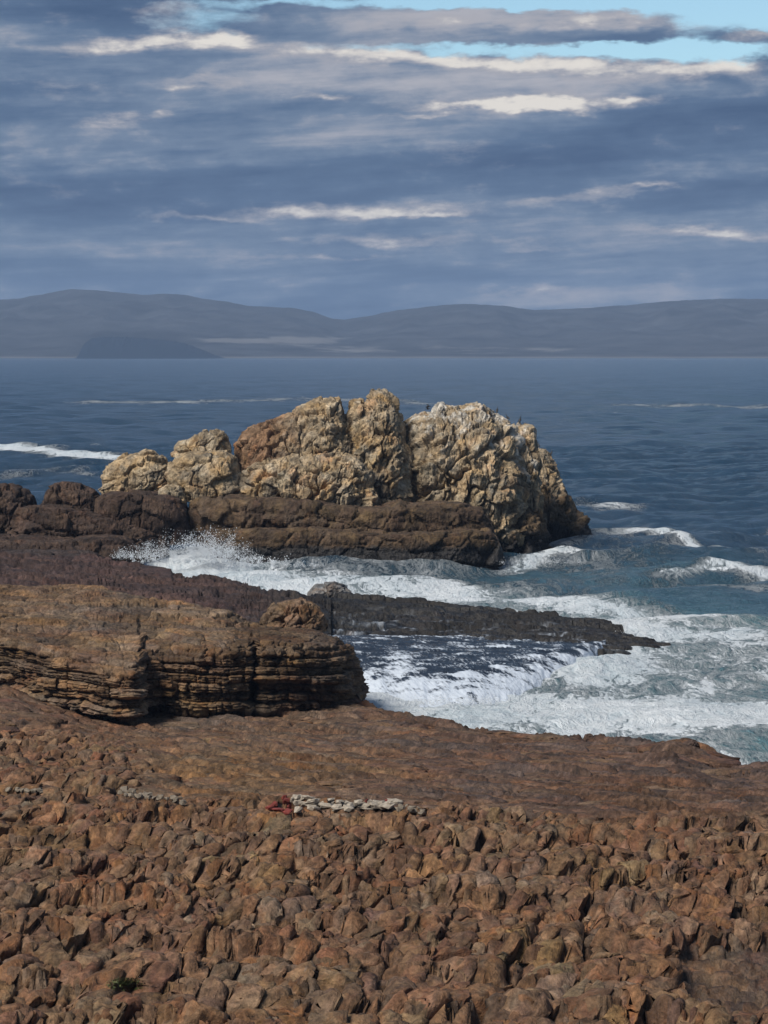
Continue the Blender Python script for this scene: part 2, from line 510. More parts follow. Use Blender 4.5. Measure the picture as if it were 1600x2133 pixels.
# ------------------------------------------------------------------ far hills
def build_hills():
    nr, nc = 140, 380
    s = np.linspace(-.30, .30, nc)
    u = 800 + F * s
    crest = poly([(-700, 655), (-300, 660), (-100, 640), (0, 630), (40, 628), (70, 621), (100, 616), (150, 608), (205, 611), (250, 614), (295, 619), (345, 617), (390, 621), (430, 629), (470, 634), (520, 643),
                  (570, 645), (610, 648), (655, 656), (690, 668), (715, 671), (740, 668), (780, 662), (810, 655), (860, 648), (920, 641), (970, 639), (1050, 643), (1110, 651), (1200, 648), (1300, 641), (1400, 633), (1500, 628), (1600, 629), (1900, 640), (2300, 655)], u)
    Ys = 8700 + np.linspace(0, 1, nr) ** 1.3 * 4600
    Yc = 11600.0
    Zc = H - (crest - V0) / F * Yc
    S, YY = np.meshgrid(s, Ys)
    X = S * YY
    rise = sst(8900, Yc, YY) ** 0.9 * (1 - .45 * sst(Yc, 13300, YY))
    rg = fbm(X / 520, YY / 1100, None, 6, .6, 5, True)
    Z = Zc[None] * rise * (1 - .42 * (.75 - .75 * rg) * (1 - np.exp(-((YY - Yc) / 420) ** 2)))
    Z += 14 * sst(8740, 8900, YY) * (1 + .6 * fbm(X / 180, YY / 250, None, 4, .6, 8)) - 1.5
    Z += 3.0 * fbm(X / 60, YY / 60, None, 3, .6, 3) * sst(8800, 9300, YY)
    U = 800 + F * S; VV = V0 + (H - Z) * F / YY
    n = fbm(X / 260, YY / 160, None, 5, .6, 4)
    base = np.array((.034, .036, .040), f32)[None, None] * (1 + 1.5 * n[..., None])
    sand = sst(.0, .35, n + .7 * np.exp(-((VV - 709) / 7) ** 2) * sst(380, 470, U) * sst(760, 640, U) * 1.6
               + .5 * np.exp(-((VV - 727) / 9) ** 2) * sst(560, 640, U) * sst(1350, 1000, U) - .35) * sst(690, 704, VV)
    beach = sst(7.5, 3.0, Z) * (YY < 9000)
    sand = np.maximum(sand * .5, beach * .4)[..., None]
    smear_mask = (np.exp(-(((U - 280) / 110) ** 4)) * np.exp(-(((VV - 718) / 26) ** 4)))[..., None]  # dark smear of the haze, put into the hill colour
    c = base * (1 - .96 * smear_mask)
    c = c * (1 - sand) + sand * np.array((.22, .21, .20), f32)
    m, T, b, out = new_mat('heath_and_dunes')
    T.put(b.inputs['Base Color'], T.n('ShaderNodeAttribute', attribute_name='Col').outputs['Color'])
    b.inputs['Roughness'].default_value = .95
    b.inputs['Specular IOR Level'].default_value = .1
    Pg = np.stack([X, YY, Z], -1).astype(f32)
    o = link('hills', make_mesh('hills', Pg, grid_quads(nr, nc), m, {'Col': c.reshape(-1, 3).astype(f32)}))
    tag(o, kind='structure')
build_hills()

def build_haze_smear():
    '''hill shape added to stand in for a dark blue smear in the haze'''
    nr, nc = 60, 240
    u = np.linspace(150, 480, nc)
    Yc = 8500.0
    zt = H - (poly([(150, 750), (168, 742), (177, 716), (190, 706), (215, 702), (260, 702), (310, 705), (350, 709), (385, 715), (420, 728), (450, 741), (480, 750)], u) - V0) / F * Yc
    zt = np.maximum(zt + 3 * fbm(u / 9, u * 0, None, 3, .6, 3), -2)
    t = np.linspace(-1, 1, nr)[:, None]
    Y = (Yc + 160 * t) + 0 * u[None]
    Z = (zt + 3)[None] * (1 - np.abs(t) ** 2.2) - 3
    X = ((u - 800) / F * Yc)[None] + 0 * Z
    Z = Z + 3.0 * fbm(X / 14, Y / 14, None, 3, .6, 9) * (1 - np.abs(t))
    m, T, b, out = new_mat('haze_smear_blue')
    pos = T.n('ShaderNodeNewGeometry').outputs['Position']
    T.put(b.inputs['Base Color'], T.mix(T.noise(pos, .03, 5, .65), (.003, .010, .024), (.010, .022, .040)))
    b.inputs['Roughness'].default_value = .95
    b.inputs['Specular IOR Level'].default_value = .1
    o = link('haze_smear', make_mesh('haze_smear', np.stack([X, Y, Z], -1), grid_quads(nr, nc), m))  # added shape that carries the blurred dark blue of the haze
    tag(o, kind='structure')
build_haze_smear()

# ------------------------------------------------------------------ sea
def seg(u, v, pts, w, ws=1.0):
    """soft band along a polyline given in photo pixels, half-height w"""
    pts = sorted(pts)
    us = [p[0] for p in pts]
    vv = np.interp(u, us, [p[1] for p in pts])
    fade = sst(us[0] - 40, us[0] + 30, u) * sst(us[-1] + 40, us[-1] - 30, u)
    return np.exp(-((v - vv) / w) ** 2) * fade

def spot(u, v, cu, cv, wu, wv):
    return np.exp(-((u - cu) / wu) ** 2 - ((v - cv) / wv) ** 2)

REEF_FAR = [(-400, 1140), (0, 1152), (200, 1160), (240, 1172), (360, 1193), (430, 1207), (500, 1214), (545, 1231), (640, 1241), (740, 1237), (860, 1246), (1000, 1264), (1150, 1276), (1265, 1296), (1330, 1322), (1405, 1342), (1420, 1346)]
REEF_NEAR = [(690, 1332), (880, 1334), (1000, 1338), (1120, 1344), (1220, 1350), (1300, 1355), (1400, 1351), (1420, 1350)]
LIP = [(640, 1392), (720, 1400), (800, 1416), (900, 1428), (980, 1428), (1060, 1418), (1130, 1402), (1200, 1376), (1240, 1362)]
EDGE_Y = [(-400, 182), (740, 179), (760, 176), (800, 172), (900, 165), (1000, 160), (1100, 156.5), (1200, 154.5), (1300, 152), (1400, 147), (1500, 142), (1600, 138.5), (2000, 126)]

def build_sea():
    Ys = [143.0]
    while Ys[-1] < 8740:
        y = Ys[-1]
        Ys.append(y + (.58 if y < 330 else (1.5 if y < 700 else y * .0068)))
    Ys = np.array(Ys)
    s = np.concatenate([np.linspace(-1.0, -.19, 22)[:-1], np.linspace(-.19, .19, 230), np.linspace(.19, 1.0, 22)[1:]])
    nr, nc = len(Ys), len(s)
    S, Y = np.meshgrid(s, Ys)
    S = S.astype(f32); Y = Y.astype(f32)
    X = S * Y
    dY = np.abs(np.gradient(Ys))[:, None]
    U = 800 + F * S; V = V0 + 140000.0 / Y
    rng = random.Random(5)
    Z = np.zeros_like(X)
    for i in range(46):
        lam = 2.2 * (1.085 ** i)
        if lam > 50: break
        th = math.radians(rng.gauss(-62, 26))       # swell runs in from the open sea toward the shore on the left
        kx, ky = math.cos(th), math.sin(th)
        k = 2 * math.pi / lam
        amp = 0.0215 * lam ** 0.60
        ph = k * (kx * X + ky * Y) + rng.uniform(0, 6.28) + 1.6 * perlin(X / (lam * 3), Y / (lam * 3), None, i)
        fade = sst(1.3 * dY, 3.2 * dY, lam)
        Z += amp * fade * (np.sin(ph) + .25 * np.cos(2 * ph))
    calm = 1 - .35 * sst(1180, 1260, V)
    Z *= calm
    # --- foam layout (where swell breaks on the rocks)
    big = sst(0, 40, V - poly([(0, 1140), (230, 1150), (420, 1150), (540, 1166), (640, 1182), (760, 1190), (900, 1196), (1000, 1212), (1100, 1222), (1300, 1236), (1450, 1262), (1600, 1284)], U))
    n1 = fbm(X / 16, Y / 26, None, 4, .55, 11)
    n2 = fbm(X / 5, Y / 8, None, 3, .55, 12)
    foam = big * (.55 + .42 * n1 + .22 * n2)
    foam += .34 * spot(U, V, 680, 1200, 420, 34) + .34 * spot(U, V, 380, 1180, 130, 30)
    foam += .26 * seg(U, V, [(900, 1222), (1100, 1236), (1300, 1262), (1420, 1290)], 18)
    foam += .22 * seg(U, V, [(1250, 1315), (1330, 1322), (1440, 1330), (1560, 1322)], 14)
    foam += .42 * spot(U, V, 1250, 1400, 80, 26) + .25 * spot(U, V, 1060, 1462, 200, 22) + .24 * seg(U, V, [(740, 1445), (850, 1478), (950, 1490), (1100, 1500), (1250, 1520)], 20)
    foam += .16 * seg(U, V, [(1150, 1492), (1350, 1500), (1600, 1490)], 26)
    foam -= .30 * spot(U, V, 1480, 1308, 110, 13) + .22 * spot(U, V, 1560, 1440, 90, 26) + .42 * spot(U, V, 1580, 1550, 120, 20) + .15 * spot(U, V, 1350, 1545, 60, 14)
    foam -= .12 * spot(U, V, 900, 1200, 160, 6)
    # outer breakers and whitecaps
    foam += .60 * seg(U, V, [(1360, 1210), (1420, 1208), (1480, 1198), (1520, 1194), (1580, 1200), (1700, 1204)], 7) + .45 * seg(U, V, [(1380, 1226), (1500, 1226), (1600, 1230)], 9)
    foam += .60 * seg(U, V, [(1340, 1116), (1400, 1124), (1450, 1136), (1500, 1146)], 6) + .40 * seg(U, V, [(1210, 1112), (1300, 1118), (1340, 1112)], 9)
    foam += .62 * seg(U, V, [(1050, 1176), (1090, 1176), (1120, 1164), (1160, 1152), (1200, 1160)], 9) + .38 * spot(U, V, 1120, 1130, 110, 12)
    foam += .40 * seg(U, V, [(1200, 1052), (1260, 1060), (1330, 1062)], 7) + .3 * seg(U, V, [(1500, 1110), (1560, 1112), (1620, 1104)], 6)
    foam += .24 * spot(U, V, 1330, 1160, 320, 40) * (.6 + n1)
    foam += .85 * seg(U, V, [(-80, 936), (40, 941), (120, 947), (200, 954), (262, 960)], 8)
    foam += .50 * seg(U, V, [(150, 840), (230, 839), (330, 838), (420, 837), (540, 834)], 3) * (.75 + .6 * fbm(X / 30, Y / 100, None, 2, .5, 4)) + .3 * seg(U, V, [(560, 834), (640, 832), (720, 834), (920, 842)], 3)
    foam += .36 * seg(U, V, [(1280, 846), (1400, 845), (1600, 848)], 3) + .25 * seg(U, V, [(0, 990), (100, 985), (200, 990)], 8)
    foam += .18 * seg(U, V, [(-900, 749), (0, 749), (700, 749), (1500, 749), (2400, 749)], 2) * (.6 + .8 * fbm(X / 200, Y / 400, None, 2, .5, 3))
    cap = fbm(X / 9, Y / 14, None, 3, .6, 77)
    foam += .10 * sst(.25, .5, cap) * sst(1300, 1000, V)
    foam = np.clip(foam, 0, 1)
    aer = np.clip(big * (.80 + .4 * n1) + .35 * spot(U, V, 1450, 1290, 300, 50) + .25 * spot(U, V, 1200, 1200, 500, 40), 0, 1) * .9
    # heave of the broken water
    Z += foam * (.22 * fbm(X / 2.6, Y / 4.5, None, 4, .6, 21, True) + .20 * n1) * sst(1000, 1150, V)
    Z += 1.5 * spot(U, V, 1250, 1398, 75, 16) * (.7 + .5 * fbm(X / 1.5, Y / 2, None, 3, .6, 5))
    Z += .75 * (.6 + 1.2 * n2 + n1) * seg(U, V, [(1360, 1210), (1420, 1208), (1480, 1198), (1520, 1194), (1580, 1200), (1700, 1204)], 11)
    Z += .6 * seg(U, V, [(1340, 1116), (1400, 1124), (1450, 1136), (1500, 1146)], 9) + .6 * seg(U, V, [(1080, 1170), (1120, 1160), (1170, 1150), (1210, 1158)], 12)
    Z += .8 * seg(U, V, [(560, 1172), (700, 1186), (800, 1192)], 9) * (.8 + n1) + .8 * seg(U, V, [(-80, 936), (40, 941), (120, 947), (200, 954), (262, 960)], 12)
    Z += 1.5 * spot(U, V, 455, 1178, 75, 26) * (.8 + .6 * fbm(X / 1.4, Y / 3, None, 4, .6, 6)) + .9 * spot(U, V, 330, 1172, 90, 18) * (.8 + .6 * n2)
    Pg = np.stack([X, Y, Z], -1).astype(f32)
    o = link('sea', make_mesh('sea', Pg, grid_quads(nr, nc), SEA, {'foam': foam.ravel().astype(f32), 'aer': aer.ravel().astype(f32)}))
    tag(o, kind='structure')
build_sea()

# ------------------------------------------------------------------ foreground shore
FG = {}
def build_shore():
    Ys = [74.0]
    while Ys[-1] < 112: Ys.append(Ys[-1] + .17 + .0016 * (Ys[-1] - 74))
    while Ys[-1] < 184: Ys.append(Ys[-1] + .30)
    Ys = np.array(Ys)
    s = np.linspace(-.180, .180, 430)
    S, Y = np.meshgrid(s.astype(f32), Ys.astype(f32))
    X = S * Y
    U = 800 + F * S
    zb = np.interp(Y, [60, 76, 84, 96, 106, 112, 130, 155, 170, 190], [2.4, 3.4, 4.3, 5.5, 6.35, 6.5, 5.0, 3.2, 2.5, 2.4])
    V = V0 + (H - zb) * F / Y                                # nominal photo row, used only to lay out rock zones
    low = fbm(X / 14, Y / 14, None, 4, .5, 1)
    # knobbly, steeply dipping beds in front; flat bedding planes behind
    k = sst(1655, 1710, V + 38 * fbm(X / 9, Y / 9, None, 3, .5, 2) - .03 * (U - 800))
    k = np.maximum(k, .85 * sst(430, 160, U + 160 * low) * sst(1500, 1560, V))
    wx = X + 0.45 * fbm(X / 2.2, Y / 2.8, None, 2, .5, 31)
    wy = Y + 0.7 * fbm(X / 2.4, Y / 3.0, None, 2, .5, 32)
    # direction of the joints swings across the shore
    ang = .22 + .35 * fbm(X / 16, Y / 16, None, 2, .5, 40)
    jx = wx - ang * wy
    idL, L1, L2, ldx, ldy = voro2(jx / 2.7, wy / 4.4, 51, 1.0)
    idM, M1, M2, mdx, mdy = voro2(jx / 1.15, wy / 2.1, 52, 1.0)
    rL, rM = _unit(idL, 5), _unit(idM, 6)
    def pillow(a, b, w):
        t = np.clip((b - a) / (2.2 * w), 0, 1)
        return t * (1.4 - .4 * t)
    big = .35 * (pillow(L1, L2, .16) - .6) + (rL - .5) * .40 + .30 * ldx * (_unit(idL, 9) - .5) - .30 * ldy * (_unit(idL, 10) - .35) + .30 * fbm(X / 3.4, Y / 4.4, None, 3, .5, 61)
    qr = (wy + 3.2 * fbm(X / 7, Y / 9, None, 3, .5, 68) + .22 * wx) / 4.3
    big = big - (qr - np.floor(qr) - .5) * (.28 + .72 * np.clip(.5 + fbm(X / 7, Y / 5, None, 2, .5, 69), 0, 1))
    knob = big - .12 - .70 * np.exp(-(L2 - L1) / .06) + .16 * (pillow(M1, M2, .16) - .6) + (rM - .5) * .2 - .40 * np.exp(-(M2 - M1) / .055)
    # long bedding ledges on the plane behind
    q = wy + .80 * wx + 2.0 * low
    def ledge(c, w, seed):
        i = np.floor(c / w); f = c / w - i
        h = _unit(_hash(i, np.zeros_like(i), np.zeros_like(i), seed), 1)
        return f, h, i
    f1, h1, i1 = ledge(q + .5 * fbm(X / 3, Y / 5, None, 3, .5, 63), 2.3, 5)
    f2, h2, i2 = ledge(q + .4 * fbm(X / 2, Y / 3, None, 3, .5, 64), .72, 6)
    idP, P1, P2, pdx, pdy = voro2(wx / 3.4 + .23 * q + h1 * 3, q / 2.6, 54)
    idQ, Q1, Q2, qdx, qdy = voro2(wx / 1.15 + h2 * 3, q / 1.0, 55)
    flat = .34 * (h1 * .8 + .2) * sst(0, .16, f1) * (1 - .7 * f1) + .12 * h2 * sst(0, .25, f2) * (1 - f2)
    flat += (_unit(idP, 2) - .5) * .30 - .65 * np.exp(-(P2 - P1) / .085) + (_unit(idQ, 2) - .5) * .05 - .08 * np.exp(-(Q2 - Q1) / .08)
    flat += (_unit(idP, 15) - .5) * .5 * pdy - .62 * h1 * np.exp(-f1 / .11) - .20 * h2 * np.exp(-f2 / .18)
    flat += .35 * fbm(X / 7, Y / 9, None, 3, .5, 66)
    Z = zb + .55 * low + knob * k + (flat - .14) * (1 - k)
    # rise on the left that carries the layered outcrop
    Z += 1.7 * sst(260, -40, U) * sst(150, 166, Y)
    # humped spur on the right at the water's edge
    Z += 1.0 * np.exp(-((U - 1420) / 80) ** 2 - ((Y - 141) / 4.5) ** 2) * (1 + .2 * low) - .8 * sst(1380, 1640, U) * sst(120, 134, Y)
    Z += .7 * np.exp(-((U - 1590) / 60) ** 2 - ((Y - 134) / 4.0) ** 2)
    # recess with an overhanging wall on the right
    vv = V0 + (H - Z) * F / Y
    rec = sst(1385, 1450, U + 30 * low) * sst(93.6, 94.3, Y + .25 * fbm(X / 1.2, Y * 0, None, 3, .5, 70) ) * 0
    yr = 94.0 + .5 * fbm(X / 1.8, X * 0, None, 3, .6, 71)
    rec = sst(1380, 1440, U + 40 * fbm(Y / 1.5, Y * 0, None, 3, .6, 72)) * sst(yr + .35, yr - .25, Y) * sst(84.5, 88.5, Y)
    strat = .16 * np.floor((Y + .25 * wx + .3 * low) / .42 % 3) + .05 * fbm(X / 2.5, Y / .25, None, 3, .6, 73)
    Z = Z * (1 - rec) + rec * (3.15 + .16 * (Y - 86) + strat)
    # deep open joints
    for (ua, ya, ub, yb, dep, wid) in [(700, 97, 900, 113, 1.1, .10), (775, 86, 800, 93, 1.3, .12), (560, 84.8, 790, 85.8, 1.2, .16), (1010, 87, 1130, 96, 1.0, .12), (1190, 89, 1240, 103, .9, .10),
                                       (380, 88, 470, 98, .9, .10), (215, 92, 330, 104, .8, .10), (1330, 80, 1350, 86, 1.2, .16), (1290, 84.8, 1345, 84.4, 1.4, .22), (880, 79, 1010, 86, .9, .1), (90, 80, 140, 90, .9, .11), (1060, 106, 1100, 113, .7, .1)]:
        xa, xb = (ua - 800) / F * ya, (ub - 800) / F * yb
        dx, dy = xb - xa, yb - ya; L = math.hypot(dx, dy)
        t = np.clip(((wx - xa) * dx + (wy - ya) * dy) / L / L, 0, 1)
        d = np.hypot(wx - xa - t * dx, wy - ya - t * dy)
        Z -= dep * np.exp(-(d / (1.6 * wid)) ** 2) * (.4 + .6 * np.sin(np.pi * np.clip(t, .02, .98)))
    # seaward edge
    ye = poly(EDGE_Y, U) + 1.0 * fbm(X / 2.2, Y / 9, None, 3, .6, 81) + .9 * (_unit(idQ, 8) - .5)
    drop = sst(-.4, 1.6, Y - ye)
    Z = Z * (1 - drop) + drop * (-1.5)
    rim = np.exp(-((Y - ye + 1.2) / 1.0) ** 2)
    Z += rim * .35 * (_unit(idQ, 4) - .3)
    FG.update(k=k, sup=Z - k * (knob - big) - (1 - k) * (flat - .35 * fbm(X / 7, Y / 9, None, 3, .5, 66)), rec=rec, jx=jx, wy=wy, ang=ang, drop=drop)
    # ------------- colour
    p = np.stack([X, Y, Z * 0], -1)
    colB = palette(p, [(.190, .105, .060), (.225, .170, .112), (.120, .066, .050), (.235, .150, .072), (.185, .150, .112), (.160, .092, .058)], 2.4, 301, 6.5, [.3, .3, .1, -.2, .2, .2], (.7, 1.2, 1))
    colA = palette(p, [(.155, .122, .090), (.110, .068, .058), (.185, .092, .048), (.170, .135, .095), (.125, .090, .070)], 5.0, 401, 5.5, [.3, .1, .0, .0, .3], (1.6, 1, 1))
    # the plane turns maroon toward the right, ochre toward the upper left
    mar = (sst(650, 1250, U + 260 * low) * (1 - k))[..., None]
    colA = colA * (1 - .5 * mar) + .5 * mar * np.array((.098, .066, .055), f32)
    och = (np.exp(-(((U - 430) / 260) ** 2 + ((V - 1600) / 60) ** 2)))[..., None]
    colA = colA * (1 - .55 * och) + .55 * och * np.array((.235, .155, .075), f32)
    col = colA * (1 - k[..., None]) + colB * k[..., None]
    blk = np.where(k > .5, rM, _unit(idQ, 3))
    hue = np.where(k > .5, _unit(idM, 11), _unit(idP, 11))
    col = col * (.62 + .72 * blk)[..., None] * np.stack([1 + .22 * (hue - .5), 1 + 0 * hue, 1 - .30 * (hue - .5)], -1)
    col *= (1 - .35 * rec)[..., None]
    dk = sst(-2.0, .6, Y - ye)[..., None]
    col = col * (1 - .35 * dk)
    wet = np.clip(.25 * (1 - k) * sst(.0, .5, low + .2) + rec * .4, 0, 1)
    FG.update(s=s, Ys=Ys, Z=Z, X=X, Y=Y)
    Pg = np.stack([X, Y, Z], -1).astype(f32)
    N = normals(Pg)
    if N[..., 2].mean() < 0: N = -N
    Wn = np.stack([fbm(X / 1.3, Y / 1.3, Z / 1.3, 2, .5, 160 + c_) for c_ in range(3)], -1)
    i3, a3, b3, o3 = voro3((Pg + .30 * Wn) / np.array((.9, 1.3, .70), f32), 161, 1.0)
    fine = (_unit(i3, 2) - .5) * .08 + .18 * tilt(i3, o3) - .16 * np.clip(1 - (b3 - a3) / .10, 0, 1)
    fine += .06 * fbm(X / .45, Y / .55, Z / .35, 4, .65, 162, True)
    Pg = (Pg + N * (fine * (.35 + .65 * k))[..., None]).astype(f32)
    col = col * (.82 + .36 * _unit(i3, 5))[..., None] * np.array((.94, .84, .78), f32)
    cell = np.where(k > .5, idM.astype(np.int64), idP.astype(np.int64) + (1 << 33))
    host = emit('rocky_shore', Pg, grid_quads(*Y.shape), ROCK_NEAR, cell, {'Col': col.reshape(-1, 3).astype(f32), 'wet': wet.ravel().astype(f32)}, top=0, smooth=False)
    tag(host, 'brown knobbly rock shore filling the foreground', None, kind='structure')
    return host
SHORE = build_shore()

def cube_sphere(n):
    t = np.tan(np.linspace(-1, 1, n + 1) * math.pi / 4)
    a, b = np.meshgrid(t, t)
    V, Q = [], []
    for ax in range(3):
        for sg in (-1, 1):
            g = [None] * 3
            g[ax] = np.full(a.shape, sg); g[(ax + 1) % 3] = a * sg; g[(ax + 2) % 3] = b
            base = sum(len(v_) for v_ in V)
            V.append(np.stack(g, -1).reshape(-1, 3)); Q.append(grid_quads(n + 1, n + 1) + base)
    V = np.concatenate(V); Q = np.concatenate(Q)
    key, inv = np.unique(np.round(V, 5), axis=0, return_inverse=True)
    return key.astype(f32), inv.reshape(-1)[Q].astype(np.int32)

def build_blocks():
    '''joint-bounded blocks of the steep beds, packed so that neighbours meet in open cracks'''
    rng = np.random.default_rng(12)
    sv, Yv = FG['s'], FG['Ys']
    def at(name, x, y):
        j_ = np.clip(np.round((x / y - sv[0]) / (sv[1] - sv[0])).astype(int), 0, len(sv) - 1)
        i_ = np.clip(np.searchsorted(Yv, y), 0, len(Yv) - 1)
        return FG[name][i_, j_]
    def lattice(cx, cy, y0, y1, jit):
        ys = np.arange(y0, y1, cy); out = []
        for r_, y in enumerate(ys):
            xs = np.arange(-.185 * y, .185 * y, cx) + (r_ % 2) * cx * .5
            out.append(np.stack([xs, np.full(len(xs), y)], -1))
        p = np.concatenate(out)
        return p + rng.uniform(-.5, .5, p.shape) * np.array((cx, cy)) * jit
    def make(p, n, cx, cy, th, hz, lift, rnd, seed, slab=False, lean0=.30, tiltb=.10, rel=1.0):
        """p: block centres. Each block is cut by the bisectors to its neighbours (frame turned by th, stretched cx:cy),
        so blocks fit together along joints; rnd = how far the upper edges are worn round."""
        ct, st_ = math.cos(th), math.sin(th)
        A = (p[:, 0] * ct + p[:, 1] * st_) / cx; B_ = (-p[:, 0] * st_ + p[:, 1] * ct) / cy
        C = np.stack([A, B_], -1)
        D2 = ((C[:, None] - C[None]) ** 2).sum(-1)
        nn = np.argsort(D2, axis=1)[:, 1:13]
        x, y = p[:, 0], p[:, 1]
        u = 800 + F * x / y
        kk = at('k', x, y); z = at('sup', x, y)
        v = V0 + (H - z) * F / y
        ok = ((kk <= .5) if slab else (kk > .5)) & (at('rec', x, y) < .25) & (at('drop', x, y) < .12)
        if not slab:
            ok &= ~((v > 1640) & (v < 1700) & (u > 535) & (u < 900)) & ~((v > 1640) & (v < 1690) & (u > 235) & (u < 400))
            ok &= ~((v > 2028) & (v < 2080) & (np.abs(u - 262) < 40))
        else:
            ok &= ~((u < 700) & (y > 165))
        idx = np.nonzero(ok)[0]
        nb = len(idx)
        x, y, z = x[idx], y[idx], z[idx]
        Bv, Q = cube_sphere(n)
        ex = 9.0
        r = (np.abs(Bv) ** ex).sum(-1) ** (-1 / ex)
        U0 = Bv * r[:, None]
        Q = Q[U0[Q, 2].max(1) > -.25]                                            # the buried underside is left off
        used, Q = np.unique(Q, return_inverse=True); Q = Q.reshape(-1, 4).astype(np.int32); U0 = U0[used]
        L = np.repeat((U0[None, :, :2] * 1.45).astype(f32), nb, 0)                # in the stretched joint frame
        gap = rng.uniform(.006, .028, nb) * (2.4 if slab else 1.0)
        dist = np.full(L.shape[:2], 9., f32)
        for m_ in range(12):
            dv = (C[nn[idx, m_]] - C[idx]); l_ = np.linalg.norm(dv, axis=1) + 1e-6
            dv = dv / l_[:, None]
            lim = l_ * .5 - gap
            pr = np.einsum('bij,bj->bi', L, dv)
            ov = np.clip(pr - lim[:, None], 0, None)
            L = L - ov[..., None] * dv[:, None]
        for m_ in range(12):
            dv = (C[nn[idx, m_]] - C[idx]); l_ = np.linalg.norm(dv, axis=1) + 1e-6
            dv = dv / l_[:, None]
            dist = np.minimum(dist, (l_ * .5 - gap)[:, None] - np.einsum('bij,bj->bi', L, dv))
        la, lb = L[..., 0] * cx, L[..., 1] * cy
        S = np.stack([la * ct - lb * st_, la * st_ + lb * ct, np.repeat(U0[None, :, 2], nb, 0) * hz], -1)
        topm = sst(.2, .9, U0[:, 2])[None]
        wd = .30 if slab else .17
        worn = rnd * np.exp(rng.normal(0, .35, nb))[:, None] * (1 - np.clip(dist / wd, 0, 1)) ** 2
        S[..., 2] -= worn * topm
        tx, ty = rng.normal(0, .07, nb), rng.normal(tiltb * .5, .08, nb)
        if slab: tx *= .25; ty = ty * .5
        S[..., 2] += (tx[:, None] * S[..., 0] - ty[:, None] * S[..., 1]) * topm
        # tops follow the worn surface of the whole shelf
        gx, gy = S[..., 0] + x[:, None], S[..., 1] + y[:, None]
        S[..., 2] += (.82 if not slab else .5) * np.clip(at('sup', gx, gy) - z[:, None], -.6, .6) * topm
        # chop one or two upper corners of each block
        for c_ in range(0 if slab else 1):
            nrm = rng.normal(0, 1, (nb, 3)); nrm[:, 2] = np.abs(nrm[:, 2]) + .5; nrm[:, 1] -= .5
            nrm /= np.linalg.norm(nrm, axis=1, keepdims=True)
            e_ = np.einsum('bij,bj->bi', S, nrm)
            ov = np.clip(e_ - (e_.max(1) * rng.uniform(.84, 1.04, nb))[:, None], 0, None)
            S = S - ov[..., None] * nrm[:, None]
        lean = lean0 + .22 * fbm(x / 9, y / 9, None, 2, .5, seed + 3) + rng.normal(0, .03, nb)
        S[..., 0] += lean[:, None] * S[..., 2]                                   # beds lean to the right
        S[..., 1] += .10 * S[..., 2]
        rough = rng.normal(0, 1, nb)
        zz = z - hz + lift * rough + (.10 if not slab else .02)
        P0 = (S + np.stack([x, y, zz], -1)[:, None]).astype(f32)
        N = U0[None] ** 3 + 0 * S; N[..., 2] += .3
        N /= np.linalg.norm(N, axis=-1, keepdims=True) + 1e-9
        X_, Y_, Z_ = P0[..., 0], P0[..., 1], P0[..., 2]
        W = np.stack([fbm(X_ / .9, Y_ / .9, Z_ / .9, 2, .5, seed + 20 + c2) for c2 in range(3)], -1)
        q = P0 + .18 * W
        q[..., 0] -= lean0 * q[..., 2]
        i3, a3, b3, o3 = voro3(q / np.array((.36, .62, .40), f32), seed + 7, 1.0)
        d = .03 + (_unit(i3, 2) - .5) * .06 + .10 * tilt(i3, o3) - .12 * np.clip(1 - (b3 - a3) / .11, 0, 1)
        d += .07 * W[..., 0] + .05 * fbm(X_ / .35, Y_ / .4, Z_ / .28, 3, .65, seed + 9, True)
        lam = (q[..., 0] + .25 * q[..., 1]) * 4.2 + 3 * rng.random(nb)[:, None]  # bedding laminae across the block
        if slab:
            lam = (q[..., 1] + .8 * q[..., 0]) * .9 + .6 * W[..., 1]
            d -= .09 * np.clip(1 - np.abs(lam % 1 - .5) / .16, 0, 1)
        d -= .030 * np.clip(1 - np.abs(lam % 1 - .5) / .12, 0, 1) * (.4 + .6 * rng.random(nb)[:, None])
        P1 = (P0 + N * (d * rel)[..., None]).astype(f32)
        cen = np.stack([x, y, z * 0], -1)
        if slab:
            pal = [(.170, .142, .108), (.108, .058, .056), (.205, .092, .042), (.205, .150, .086), (.120, .080, .066)]
            cb = palette(cen[:, None], pal, 4.0, 401, 9.0, None, (1.6, 1, 1))[:, 0]
            U_ = 800 + F * x / y; V_ = V0 + (H - z) * F / y
            mar = sst(650, 1250, U_)[:, None]; och = np.exp(-(((U_ - 430) / 260) ** 2 + ((V_ - 1600) / 60) ** 2))[:, None]
            cb = cb * (1 - .45 * mar) + .45 * mar * np.array((.098, .062, .052), f32)
            cb = cb * (1 - .5 * och) + .5 * och * np.array((.225, .145, .072), f32)
            cb = cb * np.exp(rng.normal(0, .12, nb))[:, None]
            pc = palette(P0, pal, 1.2, 451, 8.0, None, (2.5, 1, 1))
        else:
            pal = [(.205, .088, .046), (.240, .185, .122), (.112, .056, .050), (.250, .158, .074), (.190, .165, .135), (.140, .072, .054), (.225, .125, .066)]
            cb = palette(cen[:, None], pal, 3.6, 301, 10.0, [.2, .3, .1, -.1, .3, .3, .1])[:, 0]
            cb = cb * np.exp(rng.normal(0, .17, nb))[:, None] * np.stack([1 + rng.normal(0, .06, nb), np.ones(nb), 1 + rng.normal(0, .08, nb)], -1)
            pc = palette(P0, pal, .7, 351, 8.0)
        col = (.5 * cb[:, None] + .5 * pc) * (.78 + .44 * _unit(i3, 5))[..., None] * np.array((1.03, .97, .90), f32)
        half = np.stack([np.ptp(P1[..., 0], axis=1), np.ptp(P1[..., 1], axis=1), np.full(nb, .8)], -1)
